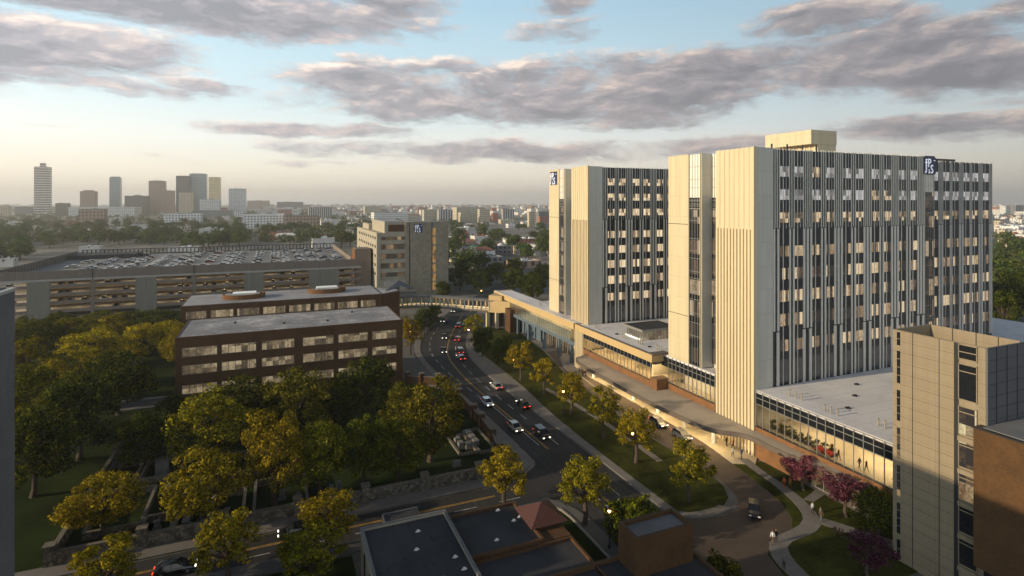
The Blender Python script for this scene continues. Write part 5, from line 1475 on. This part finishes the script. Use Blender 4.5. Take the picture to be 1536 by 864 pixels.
ROWS = [(-84, 'by the west parapet'), (-75, 'second line from the west parapet'), (-52, 'in the lane row left of centre'), (-30, 'in the lane row at the centre'), (-8, 'in the lane row right of centre'), (11.5, 'in the lane row near the stair tower'), (30, 'against the east parapet'), (-66, 'in the first row from the west'), (-60.5, 'in the second row from the west'), (-44, 'in the third row from the west'), (-38.5, 'in the fourth row from the west'), (-22, 'left of the middle pillar line'), (-16.5, 'in the middle of the roof'), (0, 'right of the middle of the roof'),
        (5.5, 'in the third row from the stair tower'), (18, 'in the row nearest the stair tower but one'), (23.5, 'in the row nearest the stair tower')]
NC = {'white': 'white', 'silver': 'silver grey', 'black': 'black', 'grey': 'dark grey', 'blue': 'dark blue', 'red': 'dark red', 'bronze': 'bronze', 'beige': 'beige'}
for i, (x, wd) in enumerate(ROWS):
    for k in range(31):
        y = gy0 + 8 + k * 2.95
        if x < -50 and y > 345 and RNG.random() < .8: continue
        if RNG.random() < (.5 if 0 < i else .3):
            c_ = RNG.choice(PAL)
            gcar(x + RNG.uniform(-.3, .3), y, 15.4, (0 if i % 2 else 180) + RNG.uniform(-3, 3), c_, '%s car on the garage roof, %s' % (NC[c_], wd), 'cars on the garage roof')
LV = ['lowest', 'second', 'third', 'top']
for q, z in enumerate(DK):
    for x in [-94, -78, -75, -71, -63.5, -60, -57, -41, -37, -34, -28, -24.5, -20, -16, -1, 3, 7.5, 11, 29]:
        if RNG.random() < .62:
            c_ = RNG.choice(PAL)
            gcar(x + RNG.uniform(-.8, .8), gy0 + 3.6, z, -90 + RNG.uniform(-2, 2), c_, '%s car seen on the %s covered garage deck' % (NC[c_], LV[q]), 'cars on the covered garage decks')

# ------------------------------------------------------------------ people
def person_mesh(seed, stride, arm):
    g = random.Random(seed)
    J = {'pel': (0, 0, .95, .15, .11), 'wst': (0, 0, 1.12, .14, .10), 'chs': (.01, 0, 1.32, .17, .11), 'nck': (.02, 0, 1.50, .055, .055), 'hd0': (.03, 0, 1.58, .085, .08), 'hd1': (.035, 0, 1.70, .09, .08)}
    E_ = [('pel', 'wst'), ('wst', 'chs'), ('chs', 'nck'), ('nck', 'hd0'), ('hd0', 'hd1')]
    for s_, sy in (('l', 1), ('r', -1)):
        f = stride * sy
        J['hip' + s_] = (0, .09*sy, .90, .09, .09); J['kne' + s_] = (f*.45 + .03, .09*sy, .50, .065, .065); J['ank' + s_] = (f, .09*sy, .09, .045, .045); J['toe' + s_] = (f + .17, .10*sy, .04, .04, .03)
        J['shl' + s_] = (.01, .18*sy, 1.43, .06, .06); J['elb' + s_] = (-f*.35*arm - .03, .23*sy, 1.16, .042, .042); J['wri' + s_] = (-f*.7*arm + .08, .22*sy, .92, .034, .034); J['han' + s_] = (-f*.75*arm + .11, .215*sy, .83, .038, .025)
        E_ += [('pel', 'hip' + s_), ('hip' + s_, 'kne' + s_), ('kne' + s_, 'ank' + s_), ('ank' + s_, 'toe' + s_), ('chs', 'shl' + s_), ('shl' + s_, 'elb' + s_), ('elb' + s_, 'wri' + s_), ('wri' + s_, 'han' + s_)]
    ks = list(J)
    me = bpy.data.meshes.new('body'); me.from_pydata([J[k][:3] for k in ks], [(ks.index(a_), ks.index(b_)) for a_, b_ in E_], [])
    o = bpy.data.objects.new('tmp', me); COL.objects.link(o)
    sk = o.modifiers.new('skin', 'SKIN'); su = o.modifiers.new('sub', 'SUBSURF'); su.levels = su.render_levels = 1
    for k, v in zip(ks, me.skin_vertices[0].data): v.radius = J[k][3:]
    me.skin_vertices[0].data[0].use_root = True
    bpy.context.view_layer.update()
    out = bpy.data.meshes.new_from_object(o.evaluated_get(bpy.context.evaluated_depsgraph_get()))
    bpy.data.objects.remove(o); out.name = 'person'
    out.materials.clear()
    for mt in (M['cloth_navy'], M['cloth_black'], M['skin'], M['hair'], M['cloth_black']): out.materials.append(mt)
    for p in out.polygons:
        c = p.center
        if c.z > 1.52: mi = 3 if (c.z > 1.71 or c.x < .0) else 2
        elif abs(c.y) > .17 and c.z < .93: mi = 2
        elif c.z > 1.0 or abs(c.y) > .185: mi = 0
        elif c.z > .1: mi = 1
        else: mi = 4
        p.material_index = mi; p.use_smooth = True
    # face: nose, brow and ears as small raised bits of the same mesh
    return out
PM = [person_mesh(1, .26, 1.), person_mesh(2, -.2, 1.1), person_mesh(3, .06, .4)]
def person(x, y, z, hd, k, top, legs, label, s=1.0, grp=None):
    o = bpy.data.objects.new('person', PM[k]); COL.objects.link(o)
    o.location = (x, y, z); o.rotation_euler.z = rad(hd); o.scale = (s, s, s)
    for i, c_ in ((0, top), (1, legs)):
        o.material_slots[i].link = 'OBJECT'; o.material_slots[i].material = M['cloth_' + c_]
    tag(o, label, 'person', grp)
for a in [(76.4, 83.6, .15, -90, 0, 'black', 'black', 'person in black walking under the canopy, inner one of the first pair'), (75.9, 82.4, .15, -95, 1, 'navy', 'black', 'person in navy walking under the canopy, outer one of the first pair'),
          (76.5, 80.2, .15, -80, 1, 'navy', 'navy', 'person in dark clothes beside the one in a red top near the ribbed wall'), (76.7, 78.8, .15, 100, 0, 'red', 'black', 'person in a red top walking by the ribbed wall'),
          (74.1, 76.2, .15, -100, 0, 'white', 'black', 'person in a white shirt stepping off the canopy pavement'), (75.2, 75.3, .15, 90, 1, 'blue', 'navy', 'person in a blue jacket at the start of the garden path'),
          (71.2, 57.9, .16, -120, 0, 'white', 'black', 'person in white shirt and dark trousers at the garden path fork'), (70.6, 56.0, .16, 60, 1, 'brown', 'grey', 'person in brown at the garden path fork'), (71.1, 56.5, .16, 70, 2, 'grey', 'black', 'person in grey close behind the one in brown'),
          (60.2, 54.9, .16, 200, 0, 'white', 'brown', 'person in pale top walking on the path by the drive mouth'), (60.9, 55.0, .16, 200, 1, 'black', 'black', 'person in black walking with the one in a pale top'), (57.3, 50.6, .16, 250, 2, 'grey', 'black', 'lone person in grey at the lower end of the garden path'),
          (73.6, 64.9, .16, 80, 1, 'orange', 'red', 'person in orange on the garden path near the bright pink tree'), (74.3, 64.4, .16, 80, 0, 'orange', 'brown', 'second person in orange on the path near the bright pink tree')]:
    person(*a, grp='people outside the hospital')
for x, y, k, top, lab in [(79.6, 60.2, 0, 'black', 'person in black standing behind the gallery glass'), (79.8, 57, 1, 'navy', 'person in navy walking in the gallery, left of the pair near the tan building'), (79.9, 56, 0, 'black', 'person in black walking in the gallery, right of the pair near the tan building'),
                          (79.4, 51.6, 1, 'grey', 'person in grey at the gallery end by the tan building'), (80.5, 62, 2, 'red', 'person in red next to the red gallery benches'), (80.8, 66.6, 2, 'black', 'person in black among the gallery plants')]:
    person(x, y, 5.46, RNG.choice((-90, 90)), k, top, 'black', lab, grp='people inside the glazed gallery')
# gallery furniture: planters and benches seen through the glass
for k, y in enumerate((73, 71.4, 70.2, 68.8, 67.4, 66, 64.6, 63.2, 61.6)):
    big = k not in (3, 6)
    o = thing('planter', '%s leafy planter behind the gallery glass, counting from the ribbed wall' % ('first', 'second', 'third', 'fourth', 'fifth', 'sixth', 'seventh', 'eighth', 'ninth')[k], 'planter', (80.2, y, 5.45), 'gallery planters')
    MB().box(79.7, 80.7, y - .5, y + .5, 5.45, 5.95).obj('tub', M['charcoal'], o)
    v = leaf_cloud(900 + k, [(RNG.uniform(-.3, .3), RNG.uniform(-.4, .4), .5 + RNG.uniform(.2, .9)) for _ in range(6)], 40, .12, .35)
    c = link('foliage', quad_mesh('foliage', v, M['leaf_green']), o, local=True)
for y in (61.8, 63.4):
    o = thing('bench', 'dark red gallery bench %s the planters' % ('beside' if y < 62 else 'between'), 'bench', (79.4, y, 5.45))
    MB().box(79.1, 79.7, y - .7, y + .7, 5.8, 5.9).obj('seat', M['cloth_red'], o); MB().box(79.6, 79.7, y - .7, y + .7, 5.9, 6.3).obj('backrest', M['cloth_red'], o)
    for yy in (y - .6, y + .6): MB().box(79.15, 79.65, yy - .04, yy + .04, 5.46, 5.8).obj('leg', M['steel_d'], o)
# ------------------------------------------------------------------ the city beyond
GM = {
 'white': gridmat('white_city_block', (.72, .71, .69), (.10, .10, .11), 5., 4.5, .5, .45),
 'cream': gridmat('cream_city_block', (.55, .47, .34), (.10, .09, .08), 4.0, 4.0, .5, .5),
 'brown': gridmat('brown_city_block', (.38, .26, .19), (.10, .08, .075), 5.5, 6.0, .45, .5),
 'grey': gridmat('grey_city_block', (.22, .22, .23), (.06, .06, .07), 4.0, 3.8, .6, .5),
 'red': gridmat('red_city_block', (.33, .14, .09), (.08, .05, .05), 4.2, 4.0, .4, .45),
 'dark': gridmat('dark_city_block', (.13, .12, .115), (.03, .03, .035), 7, 7, .7, .6),
 'glass': gridmat('glass_city_block', (.40, .46, .48), (.14, .20, .23), 6.0, 7.5, .85, .8, .3),
 'stripe': gridmat('striped_city_block', (.66, .60, .54), (.14, .13, .13), 60, 8, .98, .5),
 'gold': gridmat('sun_reflection_city_block', (.85, .68, .36), (.55, .42, .22), 6, 8, .8, .75, .25),  # golden sun reflection put into the wall and window colours
 'ribs': gridmat('ribbed_city_block', (.58, .55, .50), (.07, .07, .09), 5.5, 60, .55, .95),
 'plain': gridmat('plain_city_block', (.60, .56, .52), (.2, .18, .16), 9, 9, .2, .2),
}
for n_, c in (('roof_red', (.30, .12, .08)), ('roof_white', (.66, .66, .68)), ('roof_grey', (.24, .24, .26)), ('roof_green', (.06, .26, .18)), ('roof_brown', (.17, .12, .10))): GM[n_] = plain('city_' + n_, c, .85, .08, .02)
def block(px0, px1, top, base, kind, label, roof='roof_grey', dist=None, depth=.7, hat=None, pitched=False, name='city_building', grp='buildings of the distant city', squat=1.):
    d = dist or 45 * FPX / (base - HY)
    pc = (px0 + px1) / 2
    al = YAW + math.atan((pc - HX) / FPX)                # bearing from the grid axis
    span = (px1 - px0) / FPX * d * math.cos(math.atan((pc - HX) / FPX))
    ca, sa = abs(math.cos(al)), abs(math.sin(al))
    w_ = span / (ca + depth * sa + 1e-6); dp = max(w_ * depth, 8)
    h = CAMH - (top - HY) / FPX * d
    h = max(h, 3.5)
    x, y = at_d(pc, d)
    x += math.sin(al) * dp * .3; y += math.cos(al) * dp * .3
    m = MB()
    if pitched:
        m.box(-w_/2, w_/2, -dp/2, dp/2, 0, h * .68)
        z1, z0 = h, h * .68
        m.face([(-w_/2-.3, -dp/2-.3, z0), (w_/2+.3, -dp/2-.3, z0), (w_/2*.7, 0, z1), (-w_/2*.7, 0, z1)], 1); m.face([(w_/2+.3, dp/2+.3, z0), (-w_/2-.3, dp/2+.3, z0), (-w_/2*.7, 0, z1), (w_/2*.7, 0, z1)], 1)
        m.face([(-w_/2-.3, dp/2+.3, z0), (-w_/2-.3, -dp/2-.3, z0), (-w_/2*.7, 0, z1)], 1); m.face([(w_/2+.3, -dp/2-.3, z0), (w_/2+.3, dp/2+.3, z0), (w_/2*.7, 0, z1)], 1)
    else:
        m.box(-w_/2, w_/2, -dp/2, dp/2, 0, h - .6)
        m.box(-w_/2, w_/2, -dp/2, dp/2, h - .6, h - .3, 0, 1)
        r = min(w_, dp) * .5
        e = min(w_, dp) * .03 + .2
        for q in ((-w_/2, w_/2, -dp/2, -dp/2 + e), (-w_/2, w_/2, dp/2 - e, dp/2), (-w_/2, -w_/2 + e, -dp/2 + e, dp/2 - e), (w_/2 - e, w_/2, -dp/2 + e, dp/2 - e)): m.box(*q, h - .29, h + .5, 0)
        g = random.Random(int(pc * 7 + top))
        for _ in range(3 if w_ > 18 else 1):
            a_, b_ = g.uniform(-.3, .15) * w_, g.uniform(-.3, .15) * dp
            m.box(a_, a_ + w_ * .12, b_, b_ + dp * .16, h - .28, h + 1.2 + g.random(), 1)
    if hat:
        hw, hh = hat
        m.box(-w_*hw, w_*hw, -dp*hw, dp*hw, h + .51, h + hh, 0)
    o = m.obj(name, [GM[kind], GM[roof]])
    o.location = (x, y, 0)
    tag(o, label, 'building', grp)
    o.color = (1, 1, 1, 1)
    return o
SK = 'towers of the downtown skyline'
for a in [(51, 78, 250.5, 'stripe', 'tallest pale banded residential tower, alone at the left of the skyline', 1900, (.18, 14)), (120, 147, 287, 'brown', 'short brown tower with stepped top, second from the left in the skyline', 1900, (.3, 4)), (164, 183, 267, 'glass', 'slim pale glass tower with chamfered top standing alone', 2000, (.42, 5)),
          (187, 226, 294, 'dark', 'low dark slab block left of the brown tower in the skyline', 1900, (.1, 4)), (223, 250, 271.5, 'brown', 'brown and grey tower left of the main tower cluster', 2000, (.3, 2)), (246, 263, 286, 'brown', 'small brown tower in front of the dark cluster', 1850, None), (264, 286, 264, 'dark', 'dark tower joined to the bluish glass one', 2100, None),
          (284, 312, 261, 'glass', 'bluish glass tower, tallest of the cluster', 2150, (.4, 2)), (268, 291, 289, 'cream', 'small pale block in front of the cluster', 1800, None), (313, 332, 266, 'gold', 'tower catching golden sunlight at the right of the cluster', 2050, None), (343, 370, 283, 'white', 'pale gridded slab at the right end of the skyline', 1900, None),
          (300, 331, 299, 'white', 'low white banded block at the foot of the golden tower', 1750, None)]:
    block(a[0], a[1], a[2], 0, a[3], a[4], 'roof_grey', a[5], .75, a[6], grp=SK, name='skyline_tower')
for a in [(0, 17, 309, 326, 'cream', 'cream block at the left edge of the horizon'), (22, 50, 310, 324, 'grey', 'grey block left of the tallest tower'), (83, 106, 305, 324, 'dark', 'dark brown block right of the tallest tower'), (104, 216, 311, 325, 'white', 'long low white hall in front of the skyline', 'roof_white'),
          (118, 162, 314, 341, 'brown', 'big beige brick block among trees below the skyline'), (98, 120, 331, 339, 'red', 'small red brick building left of the beige block'), (163, 190, 327, 338, 'plain', 'white shed roof between tree clumps', 'roof_white'), (196, 224, 337, 350, 'plain', 'low grey roofs right of the white shed'),
          (245, 306, 321, 340, 'white', 'long white office block with regular windows'), (288, 352, 316, 326, 'grey', 'grey banded block behind the white office block'), (352, 366, 317, 330, 'white', 'narrow pale block beside the white parking hall'), (365, 426, 322, 342, 'white', 'white block with square windows and low tower', 'roof_white'),
          (425, 479, 324, 342, 'brown', 'broad brown block with regular windows'), (462, 498, 311, 328, 'ribs', 'white block with dark vertical window bands'), (480, 512, 330, 344, 'plain', 'low white roofs right of the brown block', 'roof_white'), (371, 405, 301, 314, 'brown', 'reddish row of blocks on the horizon'), (415, 455, 303, 314, 'dark', 'dark flat block on the horizon'),
          (391, 437, 348, 360, 'red', 'long red brick building with flat roof among trees'), (299, 336, 343, 357, 'plain', 'pale pinkish hall right of the trees', 'roof_white'), (226, 288, 340, 349, 'cream', 'long low cream building behind tree tops'), (0, 60, 333, 341, 'plain', 'long low white roof at the left edge', 'roof_white'), (152, 188, 342, 350, 'plain', 'low pale building between tree crowns'),
          (0, 32, 373, 388, 'grey', 'grey low shed at the left edge beyond the garage', 'roof_white'), (0, 26, 389, 400, 'plain', 'blue-white flat roof at the left edge next to the garage', 'roof_white'), (118, 156, 370, 377, 'plain', 'white shallow roof directly behind the garage screen', 'roof_white'), (250, 300, 372, 378, 'plain', 'long white canopy behind the garage screen', 'roof_white'),
          (467, 502, 358, 372, 'plain', 'white box building behind the garage corner', 'roof_white'), (505, 540, 342, 354, 'cream', 'cream low house above the garage corner'), (540, 575, 352, 368, 'plain', 'flat grey roofs left of the stone hospital building', 'roof_white'),
          (545, 572, 310, 323, 'cream', 'cream block on the horizon left of the pale rows'), (556, 612, 319, 332, 'white', 'long white two-winged block behind the stone building'), (633, 656, 315, 334, 'cream', 'cream gridded block left of the ribbed grey one'), (655, 679, 315, 335, 'ribs', 'grey ribbed block right of the stone building'),
          (677, 727, 311, 330, 'cream', 'cream and violet row of blocks'), (687, 713, 319, 333, 'cream', 'cream block with punched windows in front of the long row'), (716, 735, 314, 334, 'cream', 'pale banded pair of blocks'), (737, 748, 320, 334, 'red', 'small red block in front of the ribbed one'), (751, 771, 314, 334, 'ribs', 'pale ribbed block with reddish windows'),
          (791, 803, 318, 341, 'cream', 'cream gridded end of the block beside the second tower'), (803, 826, 318, 340, 'grey', 'grey middle of the block beside the second tower'), (806, 822, 325, 342, 'red', 'red brick cube beside the second tower'),
          (670, 714, 373, 392, 'cream', 'pinkish building with small dark windows beyond the bridge', 'roof_grey'), (700, 734, 368, 384, 'plain', 'house with green roof and red turret', 'roof_green', True), (705, 755, 386, 402, 'grey', 'dark grey shed beyond the bridge'), (755, 812, 392, 402, 'brown', 'long brown shed with pale roof beside the second tower', 'roof_white'),
          (692, 744, 341, 356, 'plain', 'grey pitched hall among trees', 'roof_grey', True), (754, 790, 358, 368, 'white', 'white house behind a clump of trees', 'roof_white'), (690, 703, 346, 358, 'red', 'small red house with steep gable', 'roof_red', True),
          (1499, 1516, 309, 322, 'white', 'white block on the right horizon'), (1508, 1536, 308, 322, 'grey', 'grey slab on the right horizon'), (1499, 1550, 340, 350, 'white', 'long white building at the right edge', 'roof_white'), (1499, 1514, 351, 366, 'cream', 'cream gabled house at the right edge', 'roof_red', True),
          (1514, 1530, 348, 362, 'cream', 'second cream gabled house at the right edge', 'roof_red', True), (1499, 1545, 367, 384, 'cream', 'cream warehouse with dark doors at the right edge'), (1505, 1550, 397, 410, 'brown', 'red tiled roof above the dark trees at the right edge', 'roof_red', True)]:
    block(a[0], a[1], a[2], a[3], a[4], a[5], a[6] if len(a) > 6 else 'roof_grey', None, .6, None, a[7] if len(a) > 7 else False)
# houses and low blocks between the trees
g = random.Random(5)
KN = {'white': 'white', 'cream': 'cream', 'brown': 'brown', 'red': 'red brick', 'grey': 'grey', 'plain': 'plain pale'}
RN = {'roof_red': 'red roofed', 'roof_white': 'white roofed', 'roof_grey': 'grey roofed', 'roof_brown': 'brown roofed'}
n_h = 0
while n_h < 290:
    px = g.choice((g.uniform(-20, 560), g.uniform(380, 830), g.uniform(1490, 1560)))
    base = HY + 10 + 75 * g.random() ** 1.6
    if 40 < px < 545 and base > 362: continue
    if px > 1480 and base > 400: continue
    if 530 < px < 680 and base > 372: continue
    d = 45 * FPX / (base - HY)
    wpx = g.uniform(14, 34) / d * FPX
    hpx = g.uniform(4, 9) / d * FPX
    k = g.choice(list(KN) + ['white', 'white', 'plain', 'plain', 'cream']); rf = g.choice(list(RN) + ['roof_white', 'roof_white'])
    zone = ('left of the stone hospital building' if px < 530 else 'between the stone building and the second tower') if px < 900 else 'at the right edge'
    dn = 'near' if d < 900 else 'mid distance' if d < 1700 else 'far'
    block(px, px + wpx, base - hpx, base, k, 'small %s %s building, %s, %s' % (RN[rf], KN[k], dn, zone), rf, None, g.uniform(.5, 1.), None, g.random() < .5, 'low_building', 'low buildings of the hazy city')
    n_h += 1
# beyond about two kilometres: roofs nobody could count, one object
m = MB()
for _ in range(2600):
    d = 1900 + 5600 * g.random() ** 1.3; px = g.uniform(-60, 1600)
    if 840 < px < 1490: continue
    x, y = at_d(px, d); a_, b_, h = g.uniform(12, 50), g.uniform(12, 40), g.choice((5, 7, 9, 12, 15, 22)) * g.uniform(.7, 1.2)
    m.box(x - a_/2, x + a_/2, y - b_/2, y + b_/2, 0, h, g.choice((0, 0, 1, 2, 3)), 4)
tag(m.obj('far_city_roofs', [GM['plain'], GM['white'], GM['red'], GM['brown'], GM['roof_white']]), 'countless pale roofs fading into haze at the horizon', None, None, 'stuff')

# trees of the city: individuals near, one mass far off
FT = []
for q in range(4):
    gg = random.Random(70 + q); cl = []
    for _ in range(16):
        a_, r_, z_ = gg.uniform(0, 6.28), gg.random() ** .5 * 3.6, gg.uniform(.25, 1)
        cl.append((r_*math.cos(a_)*(1.15 - .5*z_), r_*math.sin(a_)*(1.15 - .5*z_), 1.6 + 6.2*z_))
    v = leaf_cloud(70 + q, cl, 46, .5, 1.75)
    me = quad_mesh('crown', v, M['leaf_far'])
    tm = MB().tube([(0, 0, -.1), (0, 0, 3), (.2, .1, 5), (.2, .1, 7.4)], [.4, .3, .16, .05], 6)
    t2 = bpy.data.meshes.new('trunk'); t2.from_pydata(tm.v, [], tm.f); t2.materials.append(M['bark']); t2.update()
    FT.append((t2, me))
n_t = 0
while n_t < 285:
    z_ = g.random()
    if z_ < .56: px, base = g.uniform(-15, 560), g.uniform(334, 392)
    elif z_ < .70: px, base = g.uniform(640, 832), g.choice((g.uniform(342, 352), g.uniform(358, 372), g.uniform(376, 412)))
    elif z_ < .86: px, base = g.uniform(1496, 1550), g.uniform(372, 470)
    else: px, base = g.uniform(-15, 560), g.uniform(340, 366)
    if z_ < .56 and base > 375 and px > 60: continue
    if z_ < .56 and px > 400 and g.random() < .5: continue
    x, y, d = at(px, base)
    o = thing('city_tree', '', 'tree', (x, y, 0)); s_ = g.uniform(1.1, 1.9)
    sx, sy_, rz, cl_ = s_ * g.uniform(1, 1.35), s_ * g.uniform(1, 1.35), g.uniform(0, 6.28), (g.uniform(.7, 1.05), g.uniform(.85, 1.15), g.uniform(.75, 1.1), 1)
    for nm, me in zip(('trunk', 'crown'), FT[n_t % 4]):
        c = bpy.data.objects.new(nm, me); COL.objects.link(c); c.parent = o; c.scale = (sx, sy_, s_); c.rotation_euler.z = rz; c.color = cl_
    tag(o, 'hazy green tree in the %s' % ('tree belt beyond the garage' if z_ < .56 else 'clumps between the stone building and the second tower' if z_ < .70 else 'belt at the right edge' if z_ < .86 else 'rows below the skyline'), 'tree', 'trees of the hazy city')
    n_t += 1
vs = []
gn = np.random.default_rng(3)
cl = []
for _ in range(2600):
    d = 620 + 3600 * g.random() ** 1.5; px = g.uniform(-60, 1600)
    if 850 < px < 1485 or px > 600: continue
    x, y = at_d(px, d); cl.append((x, y, 4.5))
v = leaf_cloud(77, cl, 34, 2.4, 7.5)
tag(link('far_woods', quad_mesh('far_woods', v, M['leaf_far'])), 'hazy mass of trees across the distant city', None, None, 'stuff')
# unseen block added west of the frame to throw shade over the low roofs
m = MB().box(-62, -30, 61, 73.5, 0, 20).box(-61.6, -30.4, 61.4, 73.1, 20, 20.6, 0, 1)
o = tag(m.obj('shade_block', [GM['brown'], GM['roof_grey']]), 'unseen brown block added behind the grey tower block to shade the low roofs', 'building')
# far roads
m = MB()
for (x0, y0, x1, y1, w_) in ((150, 700, 620, 980, 16), (240, 640, 900, 700, 12), (-400, 620, 260, 660, 10), (-300, 900, 700, 1050, 14), (180, 420, 420, 760, 12)):
    m.bar((x0, y0), (x1, y1), w_, .004, .05)
tag(m.obj('city_roads', M['walk']), kind='structure')
for o in list(bpy.data.objects):
    if o.type == 'MESH' and 'wall_panel' in o.name: pass
